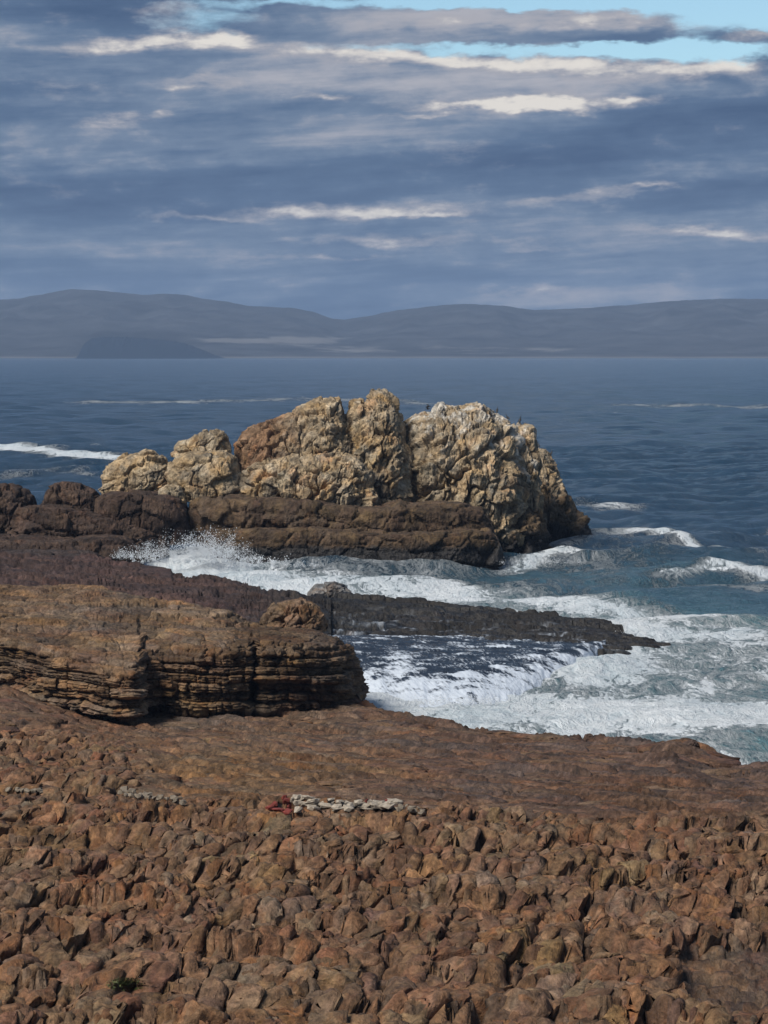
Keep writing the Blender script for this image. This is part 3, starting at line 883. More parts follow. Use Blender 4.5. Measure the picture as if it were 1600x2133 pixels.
        return P1, Q, col.astype(f32), half, y
    pts = np.concatenate([lattice(1.20, 1.85, 75, 93, .95), lattice(.86, 1.40, 93, 114, .95)])
    extra = pts[rng.random(len(pts)) < .40]
    pts = np.concatenate([pts, extra + rng.normal(0, 1, extra.shape) * np.array((.25, .42))])
    lp = lattice(1.0, 2.0, 114, 172, .9)
    pts = np.concatenate([pts, lp[lp[:, 0] / lp[:, 1] < -.06]])
    th = math.atan2(-.55, 1.0)
    sl = lattice(3.0, 2.3, 104, 181, 1.0)
    jobs = [make(pts, 8, .86, 1.40, .16, 1.0, .030, .14, 500, lean0=.46), make(sl, 9, 3.4, 1.7, th, .5, .06, .17, 700, True, .0, .05, .6)]
    order = []
    for ji, (P1, Q, col, half, y) in enumerate(jobs):
        for b in range(len(P1)):
            zc = P1[b, :, 2].mean(); uu = 800 + F * P1[b, :, 0].mean() / y[b]
            vis = (half[b, 0] * half[b, 2]) / y[b] ** 2 if -20 < uu < 1620 and (H - zc) * F / y[b] + V0 < 2180 else 0
            order.append((vis, ji, b))
    order.sort(reverse=True)
    pick = set([(ji, b) for _, ji, b in order if ji == 0][:300] + [(ji, b) for _, ji, b in order if ji == 1][:300])
    restV, restQ, restC, off = [], [], [], 0
    for ji, (P1, Q, col, half, y) in enumerate(jobs):
        for b in range(len(P1)):
            if (ji, b) in pick:
                nm = 'rock_slab' if ji else 'rock_block'
                link(nm, make_mesh(nm, P1[b], Q, ROCK_NEAR, {'Col': col[b], 'wet': np.zeros(len(P1[b]), f32)}, False), SHORE)
            else:
                restV.append(P1[b]); restQ.append(Q + off); restC.append(col[b]); off += len(P1[b])
    rv = np.concatenate(restV); 
    o = link('rock_rubble', make_mesh('rock_rubble', rv, np.concatenate(restQ), ROCK_NEAR, {'Col': np.concatenate(restC), 'wet': np.zeros(len(rv), f32)}, False), SHORE)
    o['kind'] = 'stuff'
    print('blocks', [len(j_[0]) for j_ in jobs])
build_blocks()

DG = []
def ground(u, v):
    """first point of the rock met on the line of sight through a photo pixel"""
    if not DG:
        bpy.context.view_layer.update()
        DG.append(bpy.context.evaluated_depsgraph_get())
    hit, loc, *_ = SC.ray_cast(DG[0], Vector((0, 0, H)), Vector(((u - 800) / F, 1.0, -(v - V0) / F)).normalized())
    return loc.x, loc.y, loc.z

# ------------------------------------------------------------------ layered outcrop
def build_outcrop():
    us = np.linspace(-110, 752, 480)
    Yf = poly([(-130, 174), (0, 171.5), (60, 168), (120, 165), (200, 162), (272, 160.6), (286, 161.6), (292, 166.4), (340, 167), (400, 166.5), (460, 166.8), (516, 168), (526, 171.5), (534, 171.5), (542, 168.6), (600, 169.5), (680, 171.5), (715, 173.5), (735, 178), (752, 188)], us)
    Yf = Yf + .9 * fbm(us / 45, us * 0, None, 3, .6, 5)
    zlip = poly([(-130, 8.2), (0, 8.0), (70, 7.6), (150, 7.1), (260, 6.5), (300, 6.9), (420, 7.2), (520, 7.1), (560, 7.3), (640, 7.0), (710, 6.5), (735, 5.0), (752, 2.0)], us)
    zbk = poly([(-130, 9.2), (0, 9.0), (200, 8.9), (330, 8.2), (470, 7.7), (540, 6.9), (640, 6.9), (700, 6.4), (735, 4.6), (752, 1.4)], us)
    Ybk = poly([(-130, 196), (0, 195), (150, 196), (250, 193), (400, 190), (500, 187), (560, 184), (640, 183), (700, 182), (752, 190)], us)
    zb = poly([(-130, 3.2), (0, 3.4), (100, 2.8), (280, 2.0), (520, 1.8), (752, .5)], us)
    sec = [(Yf + 2.6, zb - 1.2), (Yf + 1.8, zb + .4), (Yf + .1, zb + 1.1), (Yf - .1, zb + .55 * (zlip - zb)), (Yf + .4, zlip - .7), (Yf + 1.5, zlip),
           (Yf + .35 * (Ybk - Yf), zlip + .45 * (zbk - zlip)), (Ybk - 1.5, zbk), (Ybk, zbk - .4), (Ybk + 1.2, zbk - 3.0), (Ybk + 2, -1 + 0 * zbk)]
    cnt = [5, 18, 46, 46, 16, 66, 62, 5, 6, 5]
    rows = []
    for a, b, n in zip(sec[:-1], sec[1:], cnt):
        for t in np.arange(n) / n:
            rows.append(np.stack([a[0] + (b[0] - a[0]) * t, a[1] + (b[1] - a[1]) * t], -1))
    R = np.array(rows)                                   # (nt, nu, 2)
    for _ in range(3):
        R[1:-1] = (R[:-2] + 2 * R[1:-1] + R[2:]) / 4
    X = ((us - 800) / F)[None] * R[..., 0]
    P0 = np.stack([X, R[..., 0], R[..., 1]], -1).astype(f32)
    N = normals(P0)
    if N[50, 200, 1] > 0: N = -N
    x, y, z = P0[..., 0], P0[..., 1], P0[..., 2]
    w = fbm(x / 3, y / 4, z / 3, 3, .55, 3)
    w2 = fbm(x / .9, y / 1.3, z / .9, 3, .55, 4)
    bed = z * 1.0 + .060 * x + .035 * y + .26 * w + .06 * w2   # beds dip gently to the right
    def beds(th, seed):
        i = np.floor(bed / th); f = bed / th - i
        return i, f, _unit(_hash(i, np.floor(x / 5.5 + w), np.zeros_like(i), seed), 1)
    i1, f1, h1 = beds(.62, 7)
    i2, f2, h2 = beds(.21, 8)
    hb = _unit(_hash(i1, i1 * 0, i1 * 0, 9), 1)
    idJ, J1, J2, _, _ = voro2((x + .5 * w + hb * 4) / 1.9, (y + .4 * w2 + hb * 7) / 2.6 + i1 * 7.3, 91)
    idK, K1, K2, _, _ = voro2((x + .2 * w2 + h2 * 4) / .62, y / .9 + i2 * 3.7, 92)
    d = (h1 - .5) * .75 + (h2 - .5) * .22 + (_unit(idJ, 1) - .5) * .55 + (_unit(idK, 1) - .5) * .16
    d += .22 * np.sin(np.pi * f1) ** .5 + .07 * np.sin(np.pi * f2) ** .5
    d -= .45 * np.exp(-np.minimum(f1, 1 - f1) / .06) + .13 * np.exp(-np.minimum(f2, 1 - f2) / .10)
    d -= .50 * np.exp(-(J2 - J1) / .05) + .14 * np.exp(-(K2 - K1) / .07)
    d += .16 * fbm(x / .7, y / .9, z / .5, 3, .6, 93, True) + .5 * w
    i5, a5, b5, o5 = voro3(P0 / np.array((.75, 1.0, .36), f32), 97, 1.0)
    d += .20 * tilt(i5, o5) - .12 * np.clip(1 - (b5 - a5) / .1, 0, 1)
    d *= 1 - .60 * np.clip(N[..., 2], 0, 1) ** 2
    Pg = P0 + N * d[..., None] * .9
    col = palette(P0, [(.200, .136, .084), (.225, .142, .070), (.120, .074, .052), (.165, .128, .098), (.160, .082, .048)], 2.4, 501, 5.5, [.4, .1, .1, .2, -.2], (1.5, 1.3, .6))
    col = col * (.72 + .56 * h1)[..., None] * np.stack([1 + .16 * (h2 - .5), 1 + 0 * h2, 1 - .24 * (h2 - .5)], -1)
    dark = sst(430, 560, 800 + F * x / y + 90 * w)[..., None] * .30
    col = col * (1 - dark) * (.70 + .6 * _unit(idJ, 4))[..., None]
    # old iron and soot-black run-off stains on the face
    st = sst(.18, .45, fbm(x / .9, y / 2, z / 5, 4, .6, 95))[..., None] * sst(7.4, 6.4, z)[..., None]
    col = col * (1 - .55 * st)
    cell = idJ.astype(np.int64)
    root = thing('layered_outcrop', 'thick bedded tan rock outcrop with undercut face on the left', 'rock outcrop')
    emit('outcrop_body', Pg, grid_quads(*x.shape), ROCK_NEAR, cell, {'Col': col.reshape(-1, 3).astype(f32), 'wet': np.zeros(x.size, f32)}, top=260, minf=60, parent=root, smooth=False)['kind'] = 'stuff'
build_outcrop()

# ------------------------------------------------------------------ dark reef
def build_reef():
    u = np.linspace(-120, 1440, 560)
    far = poly(REEF_FAR, u); 
    zin_u = poly([(-160, 4.2), (200, 3.6), (420, 2.9), (560, 2.1), (700, 1.4), (1000, 1.0), (1200, .8), (1320, .65), (1400, .4), (1440, .2)], u)
    Yfar = (H - zin_u) * F / (far - V0)
    near = np.where(u < 690, 1400.0, poly(REEF_NEAR, u))
    Ynear = np.where(u < 690, 186.0, (H - zin_u) * F / (near - V0))
    nt = 165
    t = np.linspace(-.10, 1.05, nt)[:, None]
    Ylow = np.where(u < 690, 186.0, Ynear - 14)
    Y = Ylow[None] + (Yfar + 5 - Ylow)[None] * t
    X = ((u - 800) / F)[None] * Y
    U = np.broadcast_to(u[None], Y.shape)
    X = X.astype(f32); Y = Y.astype(f32)
    low = fbm(X / 9, Y / 12, None, 4, .5, 1)
    wx = X + .8 * fbm(X / 2.5, Y / 4, None, 3, .55, 2); wy = Y + 1.6 * fbm(X / 3, Y / 5, None, 3, .55, 3)
    q = wy + .35 * wx
    idP, P1, P2, _, py = voro2(wx / 6.0, q / 4.2, 11)
    idQ, Q1, Q2, _, qy = voro2(wx / 2.8, q / 1.5, 12)
    q2 = (q + 1.2 * low) / 2.7
    f1 = q2 - np.floor(q2)
    h = .60 * (1 - f1) * sst(0, .12, f1) * (.3 + _unit(_hash(np.floor(q2), np.floor(wx / 9), q2 * 0, 4), 1)) - .35 * np.exp(-f1 / .1) + (_unit(idP, 1) - .5) * .5 - .25 * py + (_unit(idQ, 1) - .5) * .26 - .16 * qy
    h -= .45 * np.exp(-(P2 - P1) / .05) + .22 * np.exp(-(Q2 - Q1) / .07)
    h += .35 * low + .13 * fbm(X / .7, Y / 1.4, None, 4, .6, 14, True)
    h = h * (1 - .20 * sst(520, 760, U))
    edge_n = 1.4 * fbm(X / 3, Y / 40, None, 3, .6, 15) + 1.0 * (_unit(idQ, 5) - .5)
    inn = sst(-1.0, 2.0, Yfar[None] - Y + edge_n)
    low_shelf = np.where(u < 690, 1.0, 0.0)[None]
    nearm = sst(-7.5, 1.5, Y - Ynear[None] + 2 * edge_n)
    nearm = np.maximum(nearm, low_shelf)
    Z = inn * (zin_u[None] * (.25 + .75 * nearm) + h * (.45 + .55 * nearm)) - (1 - inn) * 2.0
    Z -= (.35 + 1.6 * sst(1120, 1200, U)) * (1 - nearm)
    tipm = sst(1430, 1395, U + 12 * low)
    Z = Z * tipm - 1.5 * (1 - tipm)
    # flat slab at the water by the left platform, and a pool with a small fall behind the outcrop
    slab = sst(215, 245, U) * sst(365, 350, U) * sst(-.5, .3, Yfar[None] - Y) * sst(13, 11.5, Yfar[None] - Y)
    Z = np.where(slab > .5, np.maximum(Z, 3.55 + .12 * low + .05 * _unit(idQ, 2)), Z)
    p = np.stack([X, Y, Z * 0], -1)
    colL = palette(p, [(.085, .048, .042), (.060, .042, .040), (.105, .062, .045), (.055, .036, .034)], 6, 601, 5.5, [.3, .1, -.2, .2], (2, 1, 1))
    colR = palette(p, [(.015, .013, .013), (.011, .011, .012), (.032, .026, .019), (.022, .018, .015)], 5, 651, 5.0, [.3, .3, -.3, 0], (2, 1, 1))
    kk = sst(420, 700, U + 80 * low)[..., None]
    col = (colL * (1 - kk) + colR * kk) * (.7 + .6 * _unit(idQ, 3))[..., None]
    run = sst(.12, .40, fbm(X / 5 + .12 * Y, Y / .8, None, 4, .6, 19) ) * kk[..., 0] * sst(.25, .8, np.clip((Yfar[None] - Y) / np.maximum(Yfar - Ynear, 1)[None], 0, 1)) * sst(1330, 1200, U)
    col = col * (1 - .75 * run[..., None]) + .75 * run[..., None] * np.array((.40, .45, .52), f32)
    wet = np.clip(.10 + .45 * kk[..., 0] * (.4 + .6 * sst(-.3, .2, low)), 0, 1)
    Pg = np.stack([X, Y, Z], -1).astype(f32)
    root = thing('dark_reef', 'low dark wet reef reaching right into the white water', 'reef')
    emit('reef_body', Pg, grid_quads(*X.shape), ROCK_MID, idP.astype(np.int64), {'Col': col.reshape(-1, 3).astype(f32), 'wet': wet.ravel().astype(f32)}, top=150, minf=60, parent=root, smooth=False)['kind'] = 'stuff'
build_reef()

def build_waterfall():
    u = np.linspace(655, 1262, 320)
    zin = poly([(655, 1.35), (1000, .95), (1200, .7), (1262, .5)], u)
    near = poly(REEF_NEAR, u)
    Yn = (H - zin) * F / (near - V0) + 2.5
    foot = poly([(655, 1444), (720, 1446), (800, 1466), (900, 1478), (980, 1478), (1060, 1464), (1130, 1440), (1200, 1406), (1262, 1374)], u) + 7 * fbm(u / 50, u * 0, None, 3, .6, 17)
    Ye = (H + .3) * F / (foot - V0)
    t = np.linspace(0, 1, 170)[:, None] ** .9
    Y = (Yn[None] + (Ye - Yn)[None] * t).astype(f32)
    pw = 6.0 + 3.0 * fbm(u / 70, u * 0, None, 2, .5, 18)
    z0 = (zin * 1.0 + .15)[None] + .45 * sst(0, .5, t)
    Z = (z0 * (1 - .12 * t) * (1 - t ** pw[None] ) - .35 * t ** 6).astype(f32)
    X = (((u - 800) / F)[None] * Y).astype(f32)
    fx = X + .30 * (Y - 205)                                   # the sheet drains toward lower left
    n = fbm(fx / .55, Y / 2.6, None, 4, .6, 41, True)
    n2 = fbm(X / 3.0, Y / 2.4, None, 3, .55, 42)
    steps = Y / 2.6 + .16 * X + .9 * n2
    st = steps - np.floor(steps)
    fall = sst(.68, .92, t + .12 * n2)
    Z = Z + .10 * n + .22 * n2 * (1 - fall) + .20 * st * (1 - fall) * sst(0, .15, t)
    Y = Y - .35 * fall * fbm(X / .6, Z / .5, None, 3, .6, 43)
    foam = .33 + .50 * n2 + .20 * (st < .22) + .26 * fall * (.5 + .9 * np.abs(n2) + .5 * n) + .14 * t
    foam += .25 * sst(720, 660, 800 + F * X / Y)
    flow = np.stack([fx, Y * .9 + Z * .8, Z * 0], -1)
    o = link('waterfall', make_mesh('waterfall', np.stack([X, Y, Z], -1), grid_quads(*X.shape), flow_material(), {'foam': np.clip(foam, 0, 1).ravel().astype(f32), 'flow': flow.reshape(-1, 3).astype(f32)}))
    tag(o, 'white streaked water pouring off the dark reef shelf', 'waterfall')
build_waterfall()

# ------------------------------------------------------------------ rock masses (sea stack, ledges, platform)
CREAM = [(.50, .385, .245), (.46, .295, .130), (.33, .285, .225), (.38, .275, .165), (.55, .48, .37)]
BROWN = [(.120, .080, .052), (.155, .105, .055), (.088, .056, .042), (.105, .078, .058)]
DARK = [(.082, .052, .040), (.060, .044, .038), (.100, .066, .046)]
def wet_band(col, P, lvl, seed, tone=(.020, .018, .018)):
    n = fbm(P[..., 0] / 3, P[..., 1] / 3, P[..., 2] / 2.0, 4, .65, seed)
    m = sst(lvl + .5, lvl - .5, P[..., 2] + 1.6 * n)[..., None]
    return col * (1 - m) + m * np.array(tone, f32), m[..., 0]

CREST = []
def mass(part, parent, top, base, Yc, T, n=2.8, nu=160, nt=150, lean=0.0, cell=(3.0, 3.0, 3.6), amp=.8, dip=(.35, 0, 0), cols=CREAM, seed=1, bias=None,
         topn=24, wet=None, guano=0.0, beds=0.0, bedth=.9, mat=None, bulge=0.0, ret=False, reddish=None, jag=1.0):
    nu, nt = int(nu * .76), int(nt * .76)
    top = sorted(top); base = sorted(base)
    u = np.linspace(top[0][0], top[-1][0], nu)
    vt, vb = poly(top, u), poly(base, u)
    s = np.linspace(-1, 1, nu)
    Tu = T * (1 - np.abs(s) ** 3.2) ** .5 * .94 + T * .06
    zc = H - (vt - V0) / F * Yc; zb = H - (vb - V0) / F * Yc
    zb = np.minimum(zb, zc - .05)
    # sample the section evenly along its length, the seaward back more thinly
    hm = max(float(np.mean(zc - zb)), .5)
    pf = np.linspace(0, math.pi, 1500)
    cy, cz = T * np.sign(np.cos(pf)) * np.abs(np.cos(pf)) ** (2 / n), hm * np.abs(np.sin(pf)) ** (2 / n)
    ds = np.hypot(np.diff(cy), np.diff(cz)) * np.where(pf[1:] < 1.7, 1.0, .3)
    cum = np.concatenate([[0], np.cumsum(ds)]) / ds.sum()
    ph = np.interp(np.linspace(0, 1, nt), cum, pf)
    c, sn = np.cos(ph)[:, None], np.abs(np.sin(ph))[:, None]
    prof = sn ** (2 / n)
    y = Yc - Tu[None] * np.sign(c) * np.abs(c) ** (2 / n)
    z = zb[None] + (zc - zb)[None] * prof
    y = y + lean * (z - zb[None]) - bulge * np.sin(np.pi * prof) * (c > 0)
    x = ((u - 800) / F * Yc)[None] + 0 * y
    P0 = np.stack([x, y, z], -1).astype(f32)
    N = normals(P0)
    if np.mean(N[: nt // 3, :, 1]) > 0: N = -N
    x, y, z = P0[..., 0], P0[..., 1], P0[..., 2]
    W = np.stack([fbm(x / 4, y / 4, z / 4, 3, .55, seed + 100 + i) for i in range(3)], -1)
    pw = P0 + 1.5 * W
    # steeply dipping joint frame: shear x by height
    q = np.stack([pw[..., 0] - dip[0] * pw[..., 2], pw[..., 1] + dip[1] * pw[..., 2], pw[..., 2] + dip[2] * pw[..., 0]], -1)
    id1, A1, A2, O1 = voro3(q / np.array(cell, f32) * (1.0 if beds else 1.3), seed)
    id2, B1, B2, O2 = voro3((q + .35 * W) / (np.array(cell, f32) * .42), seed + 1)
    id3, C1, C2, O3 = voro3((P0 + .7 * W) / np.array((.55, .6, .75), f32), seed + 2)
    soft = (1 - .55 * prof ** 6).astype(f32)
    def vee(a, b, w):
        return np.clip(1 - (b - a) / w, 0, 1)
    id4, D1, D2, O4 = voro3(q / np.array((1.0, 1.3, 4.2), f32), seed + 3)
    d = amp * (((_unit(id1, 1) - .5) * 1.2 + 1.8 * tilt(id1, O1)) * soft - 1.1 * vee(A1, A2, .08))
    d += amp * .24 * (1.5 * tilt(id4, O4) - 1.3 * vee(D1, D2, .11)) * soft
    soft2 = (1 - .6 * prof ** 8).astype(f32)
    d += amp * .30 * ((_unit(id2, 1) - .5) * 1.2 + 1.8 * tilt(id2, O2) - 1.0 * vee(B1, B2, .10)) * soft2
    d += amp * .13 * ((_unit(id3, 1) - .5) * .8 + 1.5 * tilt(id3, O3) - .6 * vee(C1, C2, .14)) * soft2
    d += amp * .16 * soft2 * fbm(x / .9, y / .9, z / 1.5, 5, .68, seed + 5, True) * jag + amp * .35 * W[..., 0]
    if beds:
        b = z + .05 * x + .5 * W[..., 2] + .9 * (_unit(id1, 17) - .5)
        i = np.floor(b / bedth); f = b / bedth - i
        hb = _unit(_hash(i, i * 0, i * 0, seed + 8), 1)
        d += beds * ((hb - .5) * .9 - .8 * np.exp(-np.minimum(f, 1 - f) / .07))
    d = d * (1 - .7 * sst(1.62, 1.95, ph)[:, None]).astype(f32)
    Pg = P0 + N * d[..., None] * np.clip((z - zb[None] + .6), .25, 1)[..., None]
    col = palette(P0, cols, 2.6, seed + 200, 5.5, bias)
    col = col * (.74 + .34 * _unit(id1, 3) + .22 * _unit(id2, 3))[..., None]
    if reddish:
        rm = sst(*reddish, 800 + F * x / Yc + 30 * W[..., 1])[..., None]
        col = col * (1 - .75 * rm) + .75 * rm * np.array((.235, .125, .072), f32) * (.7 + .6 * _unit(id2, 5))[..., None]
    if guano:
        hrel = (z - zb[None]) / np.maximum(zc - zb, 1)[None]
        gm = sst(.05, .32, fbm(x / 2.2, y / 2.2, z / 3.2, 4, .6, seed + 9) + guano * (hrel - .78) )[..., None]
        col = col * (1 - .8 * gm) + .8 * gm * np.array((.66, .63, .57), f32)
    wm = np.zeros(x.shape, f32)
    if wet:
        # brown splash zone above the black tidal band
        sz = sst(wet[1] + 1.2, wet[1] - 1.2, z + 1.4 * W[..., 0])[..., None]
        col = col * (1 - .8 * sz) + .8 * sz * np.array((.105, .070, .042), f32) * (.6 + .8 * _unit(id2, 6))[..., None]
        col, wm = wet_band(col, P0, wet[0], seed + 11)
    CREST.append(Pg.reshape(-1, 3))
    return emit(part, Pg, grid_quads(nt, nu), mat or ROCK_FAR, id1.astype(np.int64), {'Col': col.reshape(-1, 3).astype(f32), 'wet': (wm * .5).ravel().astype(f32)}, top=topn, minf=24, parent=parent, smooth=False)

stack = thing('sea_stack', 'tall craggy cream coloured sea stack rising from the water', 'sea stack')
mass('pinnacle', stack, [(716, 1010), (722, 900), (728, 862), (735, 838), (750, 834), (762, 842), (767, 826), (776, 817), (800, 815), (815, 820), (826, 832), (834, 868), (842, 890), (850, 960), (856, 1030)],
     [(700, 1048), (860, 1046)], 335, 7.5, 2.6, 190, 210, .14, (2.6, 3.2, 4.6), .75, (.38, 0, 0), seed=11, topn=30, bias=[.5, .1, 0, .1, 0], bulge=.8)
mass('shoulder', stack, [(488, 1000), (494, 930), (504, 903), (520, 892), (548, 880), (570, 872), (600, 858), (625, 846), (645, 838), (668, 832), (690, 825), (706, 828), (712, 840), (714, 866), (728, 870), (742, 905), (752, 960), (760, 1020)],
     [(470, 1050), (770, 1052)], 333, 8.5, 2.3, 300, 220, .22, (3.0, 3.4, 3.8), .8, (.45, 0, 0), seed=12, topn=40, reddish=(640, 560), bias=[.4, .2, .1, .2, 0])
mass('lower_buttress', stack, [(490, 1030), (500, 985), (530, 965), (570, 955), (620, 950), (680, 948), (740, 950), (770, 975), (780, 1010), (790, 1040)], [(480, 1062), (800, 1062)], 326, 5.0, 2.5, 280, 140, .12,
     (2.4, 3.0, 2.6), .7, (.25, 0, 0), seed=13, topn=30, bias=[.2, .0, .3, .2, 0])
mass('dome', stack, [(836, 1040), (838, 930), (842, 882), (860, 870), (882, 861), (904, 856), (911, 846), (919, 841), (928, 850), (950, 851), (975, 846), (1000, 845), (1020, 853), (1035, 866), (1050, 874), (1064, 880), (1076, 894), (1082, 925), (1088, 1000), (1092, 1080)],
     [(820, 1066), (960, 1080), (1100, 1145)], 340, 10.5, 2.7, 330, 230, .16, (3.2, 3.6, 4.2), .85, (.42, 0, 0), seed=14, topn=45, guano=1.1, bias=[.4, .0, .1, .1, .3], bulge=1.6)
mass('column', stack, [(1060, 1080), (1066, 960), (1076, 905), (1084, 890), (1095, 884), (1110, 885), (1117, 897), (1117, 930), (1122, 1000), (1132, 1100)], [(1050, 1140), (1140, 1140)], 342, 6.5, 2.8, 120, 190, .1,
     (2.2, 3.0, 4.6), .6, (.22, 0, 0), seed=15, topn=16, guano=.5, wet=(1.9, 5.5), bias=[.3, 0, .3, .1, .1])
mass('seaward_flank', stack, [(1085, 1000), (1100, 945), (1116, 934), (1130, 936), (1142, 950), (1156, 972), (1170, 1006), (1184, 1034), (1200, 1064), (1214, 1092), (1224, 1112)], [(1080, 1142), (1140, 1138), (1180, 1126), (1224, 1116)], 362, 13, 2.2, 190, 200, .1,
     (2.4, 3.0, 4.4), .8, (.1, 0, 0), seed=16, topn=26, wet=(2.2, 7.0), bias=[.1, 0, .4, .2, 0])
mass('undercut_base', stack, [(860, 1070), (900, 1040), (960, 1028), (1020, 1030), (1060, 1040), (1100, 1056), (1130, 1086), (1144, 1120)], [(850, 1150), (1150, 1150)], 338, 8.0, 3.0, 260, 150, .1,
     (3.0, 3.4, 3.0), .8, (.2, 0, 0), seed=17, topn=26, wet=(2.6, 7.5), bias=[.0, .1, .2, .3, -.2])

# boulders left of the stack
def boulder_mass(label, *a, **k):
    t = thing('boulder', label, 'boulder', 'boulders beside the sea stack')
    mass('boulder_body', t, *a, **k)
boulder_mass('tilted cream boulder with slanting beds at the left end of the stack', [(212, 1012), (215, 985), (224, 966), (258, 950), (285, 941), (302, 934), (318, 937), (328, 946), (346, 957), (353, 980), (358, 1008)], [(212, 1030), (358, 1028)],
             327, 4.2, 2.5, 170, 130, .18, (3.6, 3.0, 1.5), .42, (0, 0, -.55), seed=21, topn=14, beds=.25, bedth=.8, bias=[.4, .3, 0, .3, -.3])
boulder_mass('broad cream boulder split by an upright crack beside the tilted boulder', [(346, 1010), (352, 965), (366, 949), (395, 943), (440, 940), (470, 942), (490, 955), (502, 985), (506, 1015)], [(340, 1042), (510, 1040)],
             326, 4.6, 3.0, 180, 130, .16, (3.4, 3.0, 2.2), .45, (.05, 0, -.1), seed=22, topn=14, beds=.15, bias=[.5, .3, 0, .2, -.2])
boulder_mass('small grey boulder perched on top of the split boulder', [(361, 944), (364, 928), (372, 919), (392, 915), (408, 908), (424, 898), (446, 895), (466, 897), (476, 910), (482, 938)], [(358, 952), (484, 950)],
             331, 2.6, 2.6, 130, 90, .1, (3.0, 2.6, 1.6), .35, (.2, 0, -.2), seed=23, topn=8, bias=[0, -.2, .5, .3, 0])
boulder_mass('little tan block wedged under the tilted boulder', [(328, 1036), (333, 1018), (352, 1011), (374, 1012), (384, 1024), (390, 1050)], [(326, 1066), (392, 1068)],
             321, 2.0, 2.8, 70, 70, .06, (1.8, 2, 1.6), .28, (.1, 0, 0), seed=24, topn=6, bias=[.2, .2, .1, .4, -.3])

# tabular ledges in front of the stack
ledge = thing('rock_ledge', 'long brown tabular rock ledge at the foot of the sea stack', 'rock ledge')
mass('upper_slab', ledge, [(388, 1075), (396, 1046), (418, 1033), (480, 1031), (560, 1034), (640, 1037), (700, 1046), (752, 1056), (800, 1052), (832, 1042), (850, 1050), (900, 1046), (960, 1048), (1000, 1058), (1024, 1084), (1034, 1120)],
     [(388, 1130), (1034, 1150)], 322, 6.0, 8.0, 460, 96, .05, (4.6, 4.0, 3.0), .32, (.06, 0, 0), cols=BROWN, seed=31, topn=40, jag=1.8, beds=.45, bedth=1.9, wet=(-2, -3))
mass('lower_slab', ledge, [(430, 1150), (440, 1112), (470, 1100), (540, 1096), (620, 1094), (720, 1100), (820, 1103), (900, 1106), (980, 1104), (1020, 1104), (1038, 1120), (1048, 1150), (1052, 1180)],
     [(430, 1196), (1056, 1196)], 317, 5.6, 9.0, 460, 104, .04, (4.4, 4.0, 3.2), .32, (.03, 0, 0), cols=BROWN, seed=32, topn=40, jag=1.8, beds=.4, bedth=2.2, wet=(2.5, 3.2))
mass('landward_block', ledge, [(196, 1060), (204, 1034), (230, 1026), (300, 1026), (350, 1030), (378, 1036), (388, 1060), (396, 1110)], [(190, 1130), (400, 1130)], 320, 5.5, 5.5, 260, 100, .03, (4.0, 4.0, 3.0), .38, (.05, 0, 0), cols=DARK, seed=33, topn=16, beds=.25, bedth=2.2)

# dark platform at the left edge
plat = thing('rock_platform', 'dark red brown stepped rock platform at the left edge', 'rock platform')
mass('corner_block', plat, [(-150, 1060), (-120, 1012), (-40, 1004), (0, 1007), (30, 1012), (52, 1022), (68, 1034), (76, 1070)], [(-150, 1150), (80, 1150)], 322, 6, 3.6, 190, 110, .08, (3.2, 3.2, 2.6), .6, (.1, 0, 0), cols=DARK, seed=41, topn=12, beds=.2, bedth=1.6)
mass('back_block', plat, [(86, 1050), (100, 1022), (116, 1009), (140, 1006), (170, 1010), (196, 1022), (212, 1040), (226, 1070)], [(80, 1110), (230, 1110)], 321, 5, 3.4, 150, 90, .06, (3.4, 3, 2.4), .5, (.1, 0, 0), cols=DARK, seed=42, topn=10, bias=[.3, .1, .3])
mass('middle_slab', plat, [(20, 1090), (40, 1058), (90, 1052), (150, 1056), (210, 1070), (270, 1090), (320, 1112), (345, 1135)], [(10, 1150), (350, 1160)], 315, 6, 3.6, 330, 100, .10, (5, 4, 1.6), .5, (.0, 0, .12), cols=DARK, seed=43, topn=18, beds=.35, bedth=1.1)
mass('front_slab', plat, [(-150, 1140), (-140, 1122), (0, 1118), (60, 1120), (140, 1124), (220, 1118), (260, 1122), (290, 1140), (300, 1160)], [(-150, 1190), (310, 1190)], 306, 7, 5.0, 420, 90, .02, (6, 4, 2.0), .32, (.0, 0, 0), cols=DARK, seed=44, topn=18, beds=.25, bedth=1.7, bias=[0, .5, 0])
mass('shore_step', plat, [(-150, 1168), (-140, 1152), (60, 1148), (180, 1152), (222, 1166), (236, 1186)], [(-150, 1215), (240, 1215)], 294, 7, 5.0, 360, 70, .02, (5, 4, 1.8), .30, (.0, 0, 0), cols=[(.055, .044, .042), (.07, .05, .044)], seed=45, topn=14)

